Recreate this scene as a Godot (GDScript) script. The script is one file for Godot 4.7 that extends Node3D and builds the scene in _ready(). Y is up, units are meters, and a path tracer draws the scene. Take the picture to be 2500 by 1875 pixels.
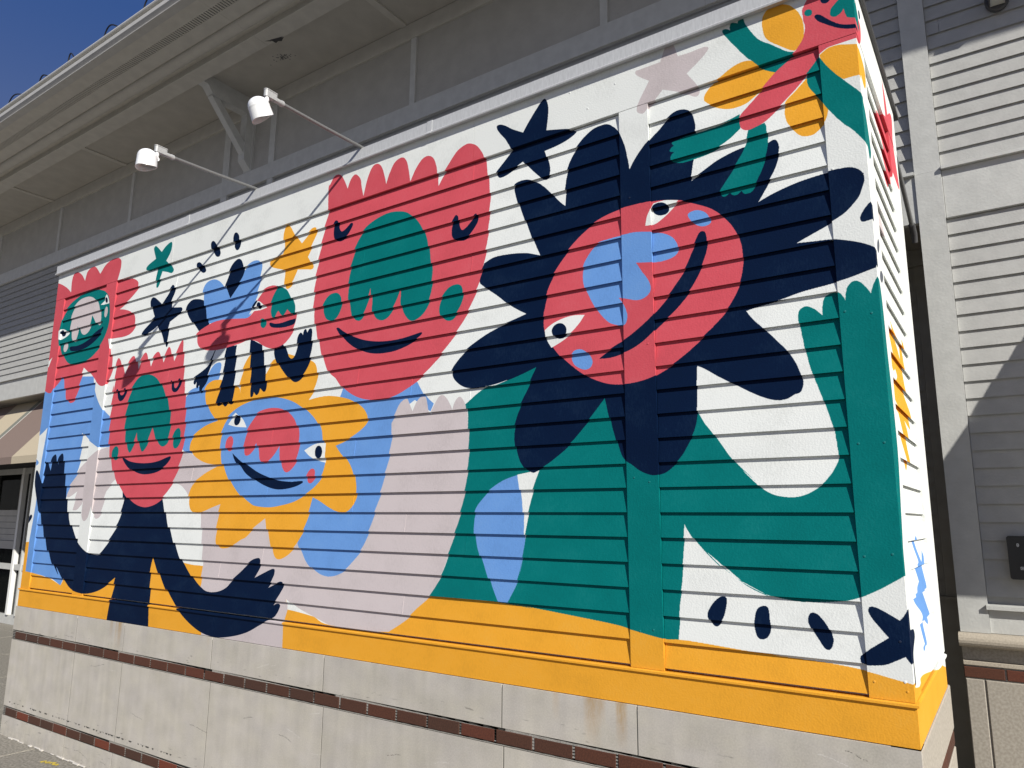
extends Node3D
# A painted clapboard annex on a stone base, standing in front of a grey shop building under a deep eave.
# Metres; y up. The annex front is the plane z = 0, its right corner x = 0.

const WHITE := Color8(231, 234, 231)
const CORAL := Color8(207, 85, 96)
const TEAL := Color8(6, 113, 112)
const NAVY := Color8(9, 27, 55)
const GOLD := Color8(233, 166, 54)
const BLUE := Color8(106, 153, 215)
const LILAC := Color8(200, 190, 191)
const GRAY := Color8(92, 96, 106)

var rng := RandomNumberGenerator.new()
var hand := FastNoiseLite.new()
var FRONT := Transform3D.IDENTITY
var SIDE := Transform3D(Basis(Vector3(0, 0, -1), Vector3(0, 1, 0), Vector3(1, 0, 0)), Vector3.ZERO)
# paint sheets: each is an image over a rectangle of a wall face (metres)
var tiles := []
var M := {}

# ---------------------------------------------------------------- helpers
func lin(r: float, g: float, b: float) -> Color:
	return Color(r, g, b).linear_to_srgb()

func mat(c: Color, rough := 0.6, metal := 0.0, tex: Texture2D = null, scale := Vector3.ONE, nrm: Texture2D = null, nscale := 0.3) -> StandardMaterial3D:
	var m := StandardMaterial3D.new()
	m.albedo_color = c
	m.roughness = rough
	m.metallic = metal
	if tex != null:
		m.albedo_texture = tex
	if nrm != null:
		m.normal_enabled = true
		m.normal_texture = nrm
		m.normal_scale = nscale
	if tex != null or nrm != null:
		m.uv1_triplanar = true
		m.uv1_world_triplanar = true
		m.uv1_scale = scale
	return m

func noise(freq: float, oct := 4, sd := 1) -> FastNoiseLite:
	var n := FastNoiseLite.new()
	n.seed = sd
	n.frequency = freq
	n.noise_type = FastNoiseLite.TYPE_SIMPLEX_SMOOTH
	n.fractal_octaves = oct
	return n

func noise_tex(freq: float, lo: Color, hi: Color, size := 512, oct := 5, sd := 1) -> ImageTexture:
	var src := noise(freq, oct, sd).get_seamless_image(size, size)
	var im := Image.create(size, size, false, Image.FORMAT_RGB8)
	for y in size:
		for x in size:
			im.set_pixel(x, y, lo.lerp(hi, src.get_pixel(x, y).r))
	return ImageTexture.create_from_image(im)

func normal_tex(freq: float, size := 1024, oct := 3, strength := 4.0, sd := 5) -> ImageTexture:
	var im := noise(freq, oct, sd).get_seamless_image(size, size)
	im.convert(Image.FORMAT_RGBA8)
	im.bump_map_to_normal_map(strength)
	return ImageTexture.create_from_image(im)

func st_new() -> SurfaceTool:
	var st := SurfaceTool.new()
	st.begin(Mesh.PRIMITIVE_TRIANGLES)
	return st

func tri(st: SurfaceTool, a: Vector3, b: Vector3, c: Vector3, n: Vector3, ua := Vector2.ZERO, ub := Vector2.ZERO, uc := Vector2.ZERO, col := Color.WHITE) -> void:
	var flip := (b - a).cross(c - a).dot(n) > 0.0
	var ps := [a, c, b] if flip else [a, b, c]
	var us := [ua, uc, ub] if flip else [ua, ub, uc]
	for i in 3:
		st.set_normal(n)
		st.set_uv(us[i])
		st.set_color(col)
		st.add_vertex(ps[i])

# a solid with the outline prof (v up, w out) drawn out from u0 to u1 along the frame's first axis
func prism(st: SurfaceTool, fr: Transform3D, prof: PackedVector2Array, u0: float, u1: float, rect := Rect2(0, 0, 1, 1), col := Color.WHITE, cap0 := true, cap1 := true) -> void:
	var area := 0.0
	for i in prof.size():
		area += prof[i].cross(prof[(i + 1) % prof.size()])
	var sgn := 1.0 if area > 0.0 else -1.0
	var uvf := func(u: float, v: float) -> Vector2: return Vector2((u - rect.position.x) / rect.size.x, 1.0 - (v - rect.position.y) / rect.size.y)
	for i in prof.size():
		var p := prof[i]
		var q := prof[(i + 1) % prof.size()]
		var d := (q - p)
		if d.length() < 1e-6:
			continue
		var nv := Vector2(d.y, -d.x).normalized() * sgn
		var n := fr.basis * Vector3(0, nv.x, nv.y)
		var a := fr * Vector3(u0, p.x, p.y)
		var b := fr * Vector3(u1, p.x, p.y)
		var c := fr * Vector3(u1, q.x, q.y)
		var e := fr * Vector3(u0, q.x, q.y)
		tri(st, a, b, c, n, uvf.call(u0, p.x), uvf.call(u1, p.x), uvf.call(u1, q.x), col)
		tri(st, a, c, e, n, uvf.call(u0, p.x), uvf.call(u1, q.x), uvf.call(u0, q.x), col)
	var ix := Geometry2D.triangulate_polygon(prof)
	for cap in 2:
		if (cap == 0 and not cap0) or (cap == 1 and not cap1):
			continue
		var u := u0 if cap == 0 else u1
		var n := fr.basis * Vector3(-1 if cap == 0 else 1, 0, 0)
		for t in range(0, ix.size(), 3):
			var p0 := prof[ix[t]]
			var p1 := prof[ix[t + 1]]
			var p2 := prof[ix[t + 2]]
			tri(st, fr * Vector3(u, p0.x, p0.y), fr * Vector3(u, p1.x, p1.y), fr * Vector3(u, p2.x, p2.y), n, uvf.call(u, p0.x), uvf.call(u, p1.x), uvf.call(u, p2.x), col)

func rect_prof(v0: float, v1: float, w0: float, w1: float, bev := 0.0) -> PackedVector2Array:
	if bev <= 0.0:
		return PackedVector2Array([Vector2(v0, w0), Vector2(v1, w0), Vector2(v1, w1), Vector2(v0, w1)])
	return PackedVector2Array([Vector2(v0, w0), Vector2(v1, w0), Vector2(v1, w1 - bev), Vector2(v1 - bev, w1), Vector2(v0 + bev, w1), Vector2(v0, w1 - bev)])

func box(st: SurfaceTool, a: Vector3, b: Vector3, col := Color.WHITE) -> void:
	prism(st, FRONT, rect_prof(a.y, b.y, a.z, b.z), a.x, b.x, Rect2(0, 0, 1, 1), col)

# a block whose front face (towards +w) has bevelled edges on all four sides
func block(st: SurfaceTool, fr: Transform3D, u0: float, u1: float, v0: float, v1: float, w0: float, w1: float, bev: float, rect := Rect2(0, 0, 1, 1), col := Color.WHITE) -> void:
	var uvf := func(u: float, v: float) -> Vector2: return Vector2((u - rect.position.x) / rect.size.x, 1.0 - (v - rect.position.y) / rect.size.y)
	var o := [Vector3(u0, v0, w1 - bev), Vector3(u1, v0, w1 - bev), Vector3(u1, v1, w1 - bev), Vector3(u0, v1, w1 - bev)]
	var f := [Vector3(u0 + bev, v0 + bev, w1), Vector3(u1 - bev, v0 + bev, w1), Vector3(u1 - bev, v1 - bev, w1), Vector3(u0 + bev, v1 - bev, w1)]
	var k := [Vector3(u0, v0, w0), Vector3(u1, v0, w0), Vector3(u1, v1, w0), Vector3(u0, v1, w0)]
	var ns := [Vector3(0, -1, 0), Vector3(1, 0, 0), Vector3(0, 1, 0), Vector3(-1, 0, 0)]
	var faces := [[f[0], f[1], f[2], f[3], Vector3(0, 0, 1)]]
	for i in 4:
		var j := (i + 1) % 4
		faces.append([o[i], o[j], f[j], f[i], (ns[i] + Vector3(0, 0, 1)).normalized()])
		faces.append([k[i], k[j], o[j], o[i], ns[i]])
	for q in faces:
		var n: Vector3 = fr.basis * q[4]
		tri(st, fr * q[0], fr * q[1], fr * q[2], n, uvf.call(q[0].x, q[0].y), uvf.call(q[1].x, q[1].y), uvf.call(q[2].x, q[2].y), col)
		tri(st, fr * q[0], fr * q[2], fr * q[3], n, uvf.call(q[0].x, q[0].y), uvf.call(q[2].x, q[2].y), uvf.call(q[3].x, q[3].y), col)

# a round tube along a path of points; radii may change from point to point
func tube(st: SurfaceTool, path: Array, radii: Array, sides := 12, caps := true) -> void:
	var rings := []
	var up := Vector3.UP
	for i in path.size():
		var d: Vector3 = (path[mini(i + 1, path.size() - 1)] - path[maxi(i - 1, 0)]).normalized()
		var x := up.cross(d)
		if x.length() < 0.05:
			x = Vector3.RIGHT.cross(d)
		x = x.normalized()
		var y := d.cross(x).normalized()
		var ring := []
		for k in sides:
			var t := TAU * k / sides
			ring.append([path[i] + (x * cos(t) + y * sin(t)) * radii[i], x * cos(t) + y * sin(t)])
		rings.append(ring)
	for i in path.size() - 1:
		for k in sides:
			var j := (k + 1) % sides
			var vs := [rings[i][k], rings[i][j], rings[i + 1][j], rings[i + 1][k]]
			smooth_quad(st, vs)
	if caps:
		for e in [0, path.size() - 1]:
			var d: Vector3 = path[1] - path[0] if e == 0 else path[e] - path[e - 1]
			var n := (-d if e == 0 else d).normalized()
			for k in sides:
				tri(st, path[e], rings[e][k][0], rings[e][(k + 1) % sides][0], n)

func smooth_quad(st: SurfaceTool, vs: Array) -> void:
	var mean: Vector3 = vs[0][1] + vs[1][1] + vs[2][1] + vs[3][1]
	for t in [[0, 1, 2], [0, 2, 3]]:
		var a: Array = vs[t[0]]
		var b: Array = vs[t[1]]
		var c: Array = vs[t[2]]
		var order := [a, c, b] if (b[0] - a[0]).cross(c[0] - a[0]).dot(mean) > 0.0 else [a, b, c]
		for q in order:
			st.set_normal(q[1])
			st.set_color(Color.WHITE)
			st.set_uv(Vector2.ZERO)
			st.add_vertex(q[0])

# a surface of revolution: prof holds (radius, height along axis); frame's y is the axis
func lathe(st: SurfaceTool, fr: Transform3D, prof: Array, sides := 28, squash := 1.0) -> void:
	for i in prof.size() - 1:
		var d: Vector2 = prof[i + 1] - prof[i]
		var n2 := Vector2(d.y, -d.x).normalized()
		for k in sides:
			var vs := []
			for q in [[i, k], [i, k + 1], [i + 1, k + 1], [i + 1, k]]:
				var t: float = TAU * q[1] / sides
				var p: Vector2 = prof[q[0]]
				vs.append([fr * Vector3(p.x * cos(t), p.y, p.x * sin(t) * squash), (fr.basis * Vector3(n2.x * cos(t), n2.y, n2.x * sin(t))).normalized()])
			smooth_quad(st, vs)

func commit(called: String, st: SurfaceTool, m: Material, parent: Node) -> MeshInstance3D:
	var o := MeshInstance3D.new()
	o.name = called
	o.mesh = st.commit()
	o.mesh.surface_set_material(0, m)
	parent.add_child(o, true)
	return o

func thing(called: String, label: String, category: String, group := "") -> Node3D:
	var o := Node3D.new()
	o.name = called
	o.set_meta("label", label)
	o.set_meta("category", category)
	if group != "":
		o.set_meta("group", group)
	add_child(o, true)
	return o

func at_base(o: Node3D, base: Vector3) -> void:   # move the thing's origin to its base, leaving its parts where they are
	o.position = base
	for c in o.get_children():
		c.position -= base

# ---------------------------------------------------------------- the painted wall
func add_tile(x0: float, x1: float, y0: float, y1: float, px: int, py: int) -> Dictionary:
	var im := Image.create(px, py, false, Image.FORMAT_RGB8)
	im.fill(WHITE)
	var t := {"im": im, "rect": Rect2(x0, y0, x1 - x0, y1 - y0)}
	tiles.append(t)
	return t

# fills one smooth closed outline (millimetres on the wall; a point given twice is a sharp corner)
func paint(sheets: Array, c: Color, flat: Array) -> void:
	var pts := PackedVector2Array()
	for i in range(0, flat.size(), 2):
		pts.append(Vector2(flat[i], flat[i + 1]) * 0.001)
	var curve := PackedVector2Array()
	var n := pts.size()
	for i in n:
		var p0 := pts[(i + n - 1) % n]
		var p1 := pts[i]
		var p2 := pts[(i + 1) % n]
		var p3 := pts[(i + 2) % n]
		if p1.is_equal_approx(p2):
			continue
		for k in 6:
			curve.append(p1.cubic_interpolate(p2, p0, p3, k / 6.0))
	for t in sheets:
		var im: Image = t.im
		var r: Rect2 = t.rect
		var w := im.get_width()
		var h := im.get_height()
		var rows := {}
		for i in curve.size():
			var a := Vector2((curve[i].x - r.position.x) / r.size.x * w, (r.end.y - curve[i].y) / r.size.y * h)
			var q := curve[(i + 1) % curve.size()]
			var b := Vector2((q.x - r.position.x) / r.size.x * w, (r.end.y - q.y) / r.size.y * h)
			if a.y > b.y:
				var s := a
				a = b
				b = s
			var y0 := maxi(0, ceili(a.y - 0.5))
			var y1 := mini(h, ceili(b.y - 0.5))
			for y in range(y0, y1):
				var x := a.x + (y + 0.5 - a.y) / (b.y - a.y) * (b.x - a.x)
				if rows.has(y):
					rows[y].append(x)
				else:
					rows[y] = [x]
		for y in rows:
			var xs: Array = rows[y]
			xs.sort()
			var wy: float = r.end.y - (y + 0.5) / h * r.size.y
			var step := 0.0022 * hand.get_noise_2d(floorf((wy - 1.152) / 0.1037) * 37.0, flat[0] * 0.37) * w / r.size.x
			for k in xs.size():
				xs[k] += step + 0.0014 * hand.get_noise_2d(wy * 260.0, flat[1] + 90.0 * k) * w / r.size.x
			for k in range(0, xs.size() - 1, 2):
				var x0 := clampi(roundi(xs[k]), 0, w)
				var x1 := clampi(roundi(xs[k + 1]), 0, w)
				if x1 > x0:
					im.fill_rect(Rect2i(x0, y, x1 - x0, 1), c)

# a piece of the painted wall: split where the paint sheets meet
func painted(called: String, parent: Node3D, fr: Transform3D, prof: PackedVector2Array, u0: float, u1: float, sheets: Array, tone := 1.0) -> MeshInstance3D:
	var mesh := ArrayMesh.new()
	var mats := []
	for t in sheets:
		var r: Rect2 = t.rect
		var a := maxf(u0, r.position.x)
		var b := minf(u1, r.end.x)
		if b - a < 1e-4:
			continue
		var st := st_new()
		prism(st, fr, prof, a, b, r, Color(tone, tone, tone), a <= u0 + 1e-5, b >= u1 - 1e-5)
		st.commit(mesh)
		mats.append(t.mat)
	for i in mats.size():
		mesh.surface_set_material(i, mats[i])
	var o := MeshInstance3D.new()
	o.name = called
	o.mesh = mesh
	parent.add_child(o, true)
	return o

func lap(yb: float, e: float, front: float, thick: float, over := 0.02) -> PackedVector2Array:
	var top := yb + e + over
	var slope := thick / e
	var wt := front - slope * (e + over)
	return PackedVector2Array([Vector2(yb, front), Vector2(top, wt), Vector2(top, wt - thick), Vector2(yb + 0.011, front - thick)])

# splits u0..u1 into board lengths at the joints given
func runs(u0: float, u1: float, joints: Array) -> Array:
	var cut := [u0]
	for j in joints:
		if j > u0 + 0.05 and j < u1 - 0.05:
			cut.append(j)
	cut.append(u1)
	cut.sort()
	var out := []
	for i in cut.size() - 1:
		out.append([cut[i] + (0.0 if i == 0 else 0.0011), cut[i + 1] - (0.0 if i == cut.size() - 2 else 0.0011)])
	return out

func mural_sheets() -> Array:
	var front := [add_tile(-6.65, -3.3, 0.98, 3.92, 2048, 2048), add_tile(-3.3, 0.05, 0.98, 3.92, 2048, 2048)]
	var side := [add_tile(-0.06, 1.34, 0.98, 3.92, 768, 1536)]
	paint_front(front)
	paint_side(side)
	wear([front[0], front[1], side[0]])
	var nt := normal_tex(0.16, 2048, 4, 2.2, 11)
	for t in tiles:
		var m := StandardMaterial3D.new()
		m.resource_name = "mural_paint"
		m.albedo_texture = ImageTexture.create_from_image(t.im)
		m.texture_repeat = false
		m.vertex_color_use_as_albedo = true
		m.roughness = 0.6
		m.metallic_specular = 0.16
		m.normal_enabled = true
		m.normal_texture = nt
		m.normal_scale = 0.16
		t.mat = m
	return [front, side]

# roller marks, faint fading and dirt, worked into the paint sheets
func wear(sheets: Array) -> void:
	var n := 1024
	var blot := noise(0.006, 4, 41).get_seamless_image(n, n)
	var roll := noise(0.05, 3, 42).get_seamless_image(n, n)
	var spot := noise(0.11, 2, 43).get_seamless_image(n, n)
	var tile := Image.create(n, n, false, Image.FORMAT_RGBA8)
	for y in n:
		for x in n:
			var v := (blot.get_pixel(x, y).r - 0.5) * 0.16 + (roll.get_pixel((x * 3) % n, (y * 5 / 6) % n).r - 0.5) * 0.13
			if spot.get_pixel(x, y).r > 0.9:
				v -= 0.06
			tile.set_pixel(x, y, Color(1.0, 0.98, 0.95, clampf(v * 0.45, 0.0, 0.06)) if v > 0.0 else Color(0.10, 0.09, 0.08, clampf(-v * 0.55, 0.0, 0.09)))
	for t in sheets:
		var im: Image = t.im
		im.convert(Image.FORMAT_RGBA8)
		for oy in range(0, im.get_height(), n):
			for ox in range(0, im.get_width(), n):
				im.blend_rect(tile, Rect2i(0, 0, n, n), Vector2i(ox, oy))
		im.convert(Image.FORMAT_RGB8)

func paint_front(front: Array) -> void:
	paint(front, TEAL, [-1931,2316, -1931,2316, -1817,2390, -1720,2401, -1506,2463, -1506,2463, -1052,2477, -1052,2477, -711,2180, -711,2180, -680,2129, -646,2084, -609,2030, -570,1976, -483,1887, -538,1939, -485,1882, -433,1844, -366,1830, -310,1838, -253,1870, -214,1910, -189,1952, -181,1980, -184,2014, -191,2077, -199,2112, -214,2167, -237,2243, -256,2306, -241,2255, -260,2327, -274,2401, -284,2469, -291,2523, -284,2553, -259,2565, -226,2546, -200,2516, -200,2516, -201,2545, -193,2585, -176,2600, -152,2604, -133,2594, -121,2576, -116,2563, -116,2563, -110,2600, -95,2625, -76,2633, -55,2620, -39,2597, -27,2575, -27,2575, -16,2608, 3,2640, 3,2640, 17,2538, 17,2538, 13,1563, 13,1563, 18,1569, 18,1569, -1,1557, -1,1557, -45,1529, -96,1500, -145,1477, -210,1459, -321,1449, -389,1452, -464,1466, -531,1493, -579,1519, -462,1463, -529,1488, -592,1528, -646,1570, -691,1614, -553,1503, -651,1571, -727,1644, -764,1690, -785,1726, -785,1726, -790,1648, -804,1489, -815,1406, -824,1272, -824,1272, -841,1225, -841,1225, -1751,1283, -1751,1283, -2234,1246, -2234,1246, -2135,1360, -2135,1360, -2058,1471, -2020,1573, -1993,1651, -1955,1772, -1925,1880, -1908,2035, -1911,2198, -1921,2279])
	paint(front, WHITE, [-1612,1950, -1612,1950, -1520,1964, -1489,1966, -1489,1966, -1517,1886, -1542,1784, -1561,1677, -1569,1641, -1569,1641, -1607,1778, -1607,1778])
	paint(front, BLUE, [-1614,1948, -1614,1948, -1688,1926, -1765,1884, -1819,1834, -1854,1787, -1864,1715, -1859,1666, -1842,1604, -1806,1532, -1758,1438, -1723,1376, -1708,1356, -1708,1356, -1658,1356, -1658,1356, -1612,1444, -1591,1510, -1577,1587, -1594,1482, -1577,1570, -1568,1629, -1568,1677, -1576,1784, -1595,1881, -1612,1949, -1612,1949])
	paint(front, GOLD, [-6671,1529, -6671,1529, -6564,1525, -6564,1525, -6564,1287, -6564,1287, -6419,1274, -6194,1252, -5952,1202, -5952,1202, -5927,1255, -5927,1255, -5492,1274, -5492,1274, -4688,1473, -4688,1473, -4322,1440, -4322,1440, -4201,1429, -4084,1427, -4084,1427, -3249,1535, -3249,1535, -3218,1215, -3218,1215, -3124,1209, -2990,1194, -2849,1160, -2405,1165, -2405,1165, -2135,1358, -2135,1358, -1944,1359, -1749,1357, -1522,1341, -1641,1354, -1464,1339, -1127,1308, -1034,1293, -892,1270, -823,1272, -743,1269, -565,1257, -440,1251, -448,1249, -268,1243, -142,1231, -62,1216, 0,1205, 0,1205, 53,1210, 53,1210, 29,936, 29,936, -6772,376, -6772,376, -6994,1091, -6994,1091])
	paint(front, LILAC, [-2058,1471, -2058,1471, -2135,1360, -2219,1291, -2295,1228, -2405,1163, -2405,1163, -2598,1151, -2849,1159, -2849,1159, -2990,1194, -3126,1230, -3227,1274, -3227,1274, -3217,1213, -3217,1213, -3234,1140, -3234,1140, -3225,983, -3225,983, -4005,951, -4005,951, -4082,1263, -4082,1263, -4082,1427, -4082,1427, -4081,1428, -4081,1428, -4116,1610, -4139,1711, -4163,1772, -4163,1772, -4316,1896, -4316,1896, -4124,2123, -4124,2123, -2870,2148, -2870,2148, -2419,2296, -2419,2296, -2393,2351, -2361,2378, -2333,2380, -2333,2380, -2307,2337, -2288,2307, -2288,2307, -2271,2348, -2244,2380, -2203,2381, -2203,2381, -2188,2341, -2173,2295, -2163,2282, -2163,2282, -2143,2323, -2117,2366, -2091,2380, -2060,2361, -2028,2321, -2013,2294, -2013,2294, -1999,2339, -1974,2360, -1952,2347, -1935,2323, -1924,2292, -1911,2212, -1904,2126, -1907,2002, -1922,1886, -1947,1778, -1985,1663, -2023,1561])
	paint(front, WHITE, [-3227,1275, -3227,1275, -3196,1254, -3126,1230, -3068,1213, -2990,1194, -2990,1194, -3124,1208, -3218,1215, -3218,1215])
	paint(front, BLUE, [-2419,2292, -2419,2292, -2434,2197, -2452,2070, -2480,1966, -2504,1875, -2538,1785, -2576,1681, -2629,1576, -2728,1476, -2797,1435, -2880,1417, -2966,1430, -3058,1477, -3120,1540, -3161,1595, -3161,1595, -3068,1853, -3068,1853, -2974,2077, -2974,2077, -2887,2376, -2887,2376, -2861,2439, -2861,2439, -2846,2488, -2846,2488, -2687,2586, -2687,2586, -2266,2466, -2266,2466, -2218,2403, -2180,2365, -2143,2339, -2143,2339, -2161,2297, -2161,2297, -2281,2370, -2281,2370, -2419,2292, -2419,2292])
	paint(front, LILAC, [-2446,2255, -2446,2255, -2419,2296, -2393,2351, -2361,2378, -2333,2380, -2333,2380, -2307,2337, -2288,2307, -2288,2307, -2271,2348, -2244,2380, -2203,2381, -2203,2381, -2188,2341, -2173,2295, -2163,2282, -2163,2282, -2143,2323, -2117,2366, -2091,2380, -2060,2361, -2028,2321, -2013,2294, -2013,2294, -1999,2339, -1974,2360, -1952,2347, -1935,2323, -1924,2292, -1924,2292, -1924,2199, -1924,2199, -2367,2207, -2367,2207, -2436,2197, -2436,2197])
	paint(front, BLUE, [-4214,2657, -4214,2657, -4180,2736, -4141,2778, -4083,2787, -4056,2763, -4058,2714, -4069,2686, -4079,2651, -4079,2651, -4014,2379, -4014,2379, -4058,2172, -4058,2172, -4315,2169, -4315,2169, -4391,2184, -4391,2184, -4623,2328, -4623,2328, -4452,2578, -4452,2578, -4387,2622, -4296,2638, -4296,2638])
	paint(front, BLUE, [-6774,2899, -6774,2899, -6525,2943, -6525,2943, -5805,2869, -5805,2869, -5730,2731, -5659,2640, -5577,2571, -5466,2513, -5466,2513, -5344,2391, -5344,2391, -5425,2271, -5425,2271, -5534,2274, -5594,2275, -5594,2275, -5734,2333, -5876,2406, -5876,2406, -5867,2276, -5875,2109, -5947,2006, -6016,1893, -5984,1779, -5937,1682, -5937,1682, -5911,1679, -5911,1679, -5946,1474, -5946,1474, -5934,1255, -5934,1255, -5957,1202, -5957,1202, -6161,1251, -6476,1278, -6574,1284, -6574,1284, -6564,1287, -6564,1287, -6564,1525, -6564,1525, -6529,1840, -6529,1840, -6773,1855, -6773,1855])
	paint(front, WHITE, [-6488,2489, -6488,2489, -6542,2459, -6618,2427, -6618,2427, -6708,2384, -6708,2384, -6658,1518, -6658,1518, -6564,1525, -6564,1525, -6529,1840, -6529,1840, -6530,2028, -6530,2028, -6522,2204, -6522,2204])
	paint(front, BLUE, [-6624,2224, -6624,2224, -6588,2206, -6569,2192, -6580,2178, -6612,2166, -6612,2166])
	paint(front, NAVY, [-6667,1687, -6667,1687, -6616,1738, -6590,1751, -6566,1738, -6580,1712, -6618,1679, -6618,1679])
	paint(front, LILAC, [-5429,2271, -5429,2271, -5515,2265, -5600,2248, -5682,2213, -5772,2171, -5847,2124, -5880,2082, -5928,2037, -5987,1977, -6016,1913, -6004,1892, -5967,1892, -5913,1912, -5861,1936, -5861,1936, -5872,1890, -5883,1848, -5890,1785, -5890,1785, -5826,1789, -5771,1827, -5730,1854, -5730,1854, -5733,1806, -5729,1751, -5706,1713, -5672,1703, -5635,1724, -5613,1765, -5597,1819, -5597,1819, -5569,1761, -5541,1728, -5500,1723, -5464,1741, -5440,1785, -5412,1906, -5393,1939, -5348,1975, -5289,2015, -5289,2015, -4828,2057, -4828,2057, -4508,1975, -4508,1975, -4418,1955, -4350,1919, -4312,1890, -4312,1890, -3956,1946, -3956,1946, -3974,2078, -3974,2078, -4083,2088, -4213,2122, -4311,2164, -4399,2183, -4399,2183, -4775,2242, -4775,2242])
	paint(front, CORAL, [-6690,3823, -6690,3823, -6612,3809, -6519,3774, -6424,3727, -6354,3679, -6354,3679, -6364,3770, -6345,3839, -6279,3852, -6189,3809, -6124,3744, -6124,3744, -6100,3816, -6040,3845, -5961,3838, -5869,3760, -5869,3760, -5787,3825, -5687,3850, -5594,3845, -5542,3810, -5535,3752, -5552,3689, -5569,3647, -5569,3647, -5476,3643, -5355,3626, -5270,3589, -5241,3551, -5257,3517, -5342,3456, -5414,3425, -5472,3402, -5502,3392, -5502,3392, -5403,3371, -5298,3331, -5245,3270, -5237,3205, -5285,3160, -5379,3146, -5497,3151, -5616,3158, -5616,3158, -5584,3082, -5535,2991, -5513,2914, -5524,2841, -5563,2792, -5606,2771, -5679,2782, -5780,2846, -5877,2906, -5987,2964, -5987,2964, -5992,2938, -5992,2938, -6026,2803, -6068,2703, -6151,2677, -6229,2722, -6272,2805, -6316,2888, -6356,2921, -6356,2921, -6405,2874, -6475,2826, -6475,2826, -6481,2818, -6481,2818, -6506,2795, -6560,2799, -6608,2817, -6608,2817, -6755,2827, -6755,2827])
	paint(front, WHITE, [-6558,3118, -6558,3118, -6581,3086, -6609,3034, -6609,3034, -6693,3059, -6693,3059])
	paint(front, TEAL, [-6474,3433, -6443,3499, -6366,3570, -6239,3619, -6108,3638, -5953,3637, -5830,3612, -5720,3565, -5675,3511, -5646,3428, -5631,3327, -5652,3231, -5707,3151, -5790,3087, -5884,3033, -6008,3009, -6140,3007, -6259,3032, -6369,3102, -6457,3195, -6492,3280, -6493,3363])
	paint(front, LILAC, [-6304,3360, -6306,3466, -6267,3542, -6186,3587, -6075,3594, -5983,3576, -5898,3533, -5829,3459, -5792,3386, -5778,3339, -5806,3305, -5853,3328, -5907,3376, -5951,3411, -5951,3411, -5949,3343, -5971,3278, -6031,3253, -6091,3272, -6134,3313, -6168,3346, -6168,3346, -6160,3282, -6169,3226, -6207,3214, -6256,3255, -6285,3311])
	paint(front, NAVY, [-6281,3170, -6249,3179, -6157,3172, -6048,3182, -5925,3216, -5827,3258, -5734,3278, -5718,3260, -5777,3217, -5871,3164, -5992,3129, -6123,3123, -6239,3137])
	paint(front, WHITE, [-5823,3481, -5823,3481, -5756,3515, -5721,3552, -5682,3506, -5664,3468, -5664,3468, -5722,3468])
	paint(front, NAVY, [-5696,3500, -5694,3486, -5700,3477, -5712,3479, -5725,3489, -5734,3505, -5736,3520, -5730,3528, -5718,3527, -5705,3516])
	paint(front, WHITE, [-6494,3272, -6494,3272, -6504,3350, -6504,3350, -6456,3361, -6381,3342, -6320,3305, -6377,3277, -6451,3264, -6451,3264])
	paint(front, NAVY, [-6388,3314, -6392,3298, -6410,3290, -6435,3294, -6459,3307, -6471,3326, -6467,3342, -6449,3349, -6423,3346, -6400,3332])
	paint(front, LILAC, [-5675,3392, -5682,3367, -5696,3353, -5711,3357, -5724,3376, -5727,3404, -5721,3430, -5707,3444, -5691,3440, -5679,3420])
	paint(front, LILAC, [-6313,3177, -6319,3153, -6338,3141, -6363,3145, -6385,3164, -6395,3191, -6389,3215, -6369,3227, -6344,3223, -6322,3203])
	paint(front, TEAL, [-4824,3816, -4799,3798, -4808,3735, -4859,3673, -4859,3673, -4802,3627, -4760,3582, -4782,3561, -4847,3582, -4921,3603, -4921,3603, -4931,3553, -4952,3489, -4976,3480, -4992,3512, -4996,3586, -4996,3641, -4996,3641, -5055,3639, -5120,3646, -5138,3666, -5107,3690, -5010,3719, -5010,3719, -5038,3773, -5054,3813, -5033,3829, -4995,3806, -4938,3760, -4938,3760, -4888,3794])
	paint(front, NAVY, [-4749,3462, -4720,3442, -4717,3401, -4744,3324, -4737,3283, -4737,3283, -4659,3272, -4602,3261, -4589,3234, -4633,3216, -4745,3174, -4745,3174, -4752,3115, -4748,3035, -4757,2986, -4775,2994, -4822,3065, -4909,3166, -4909,3166, -4967,3140, -5053,3117, -5109,3119, -5116,3141, -5081,3172, -4959,3247, -4959,3247, -5005,3306, -5044,3374, -5032,3409, -4995,3405, -4946,3379, -4866,3329, -4866,3329, -4815,3387, -4772,3446])
	paint(front, NAVY, [-4256,3702, -4217,3666, -4185,3617, -4174,3591, -4184,3571, -4222,3581, -4264,3624, -4283,3665, -4283,3695])
	paint(front, NAVY, [-3949,3636, -3949,3597, -3964,3576, -3989,3580, -4015,3609, -4020,3646, -4021,3686, -4005,3707, -3980,3702, -3955,3673])
	paint(front, NAVY, [-4456,3574, -4416,3573, -4361,3530, -4337,3496, -4359,3483, -4406,3504, -4448,3542])
	paint(front, NAVY, [-4241,3087, -4241,3087, -4270,3160, -4332,3271, -4332,3271, -4399,3292, -4481,3300, -4533,3270, -4539,3221, -4493,3165, -4419,3101, -4355,3046, -4355,3046, -4249,3014, -4249,3014])
	paint(front, BLUE, [-4253,3092, -4253,3092, -4287,3172, -4328,3265, -4346,3346, -4319,3399, -4243,3412, -4162,3385, -4078,3318, -4008,3230, -4008,3230, -3947,3332, -3884,3404, -3818,3447, -3762,3456, -3712,3442, -3687,3403, -3689,3321, -3704,3242, -3725,3182, -3751,3115, -3792,3049, -3792,3049, -3952,3018, -3952,3018])
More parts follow.
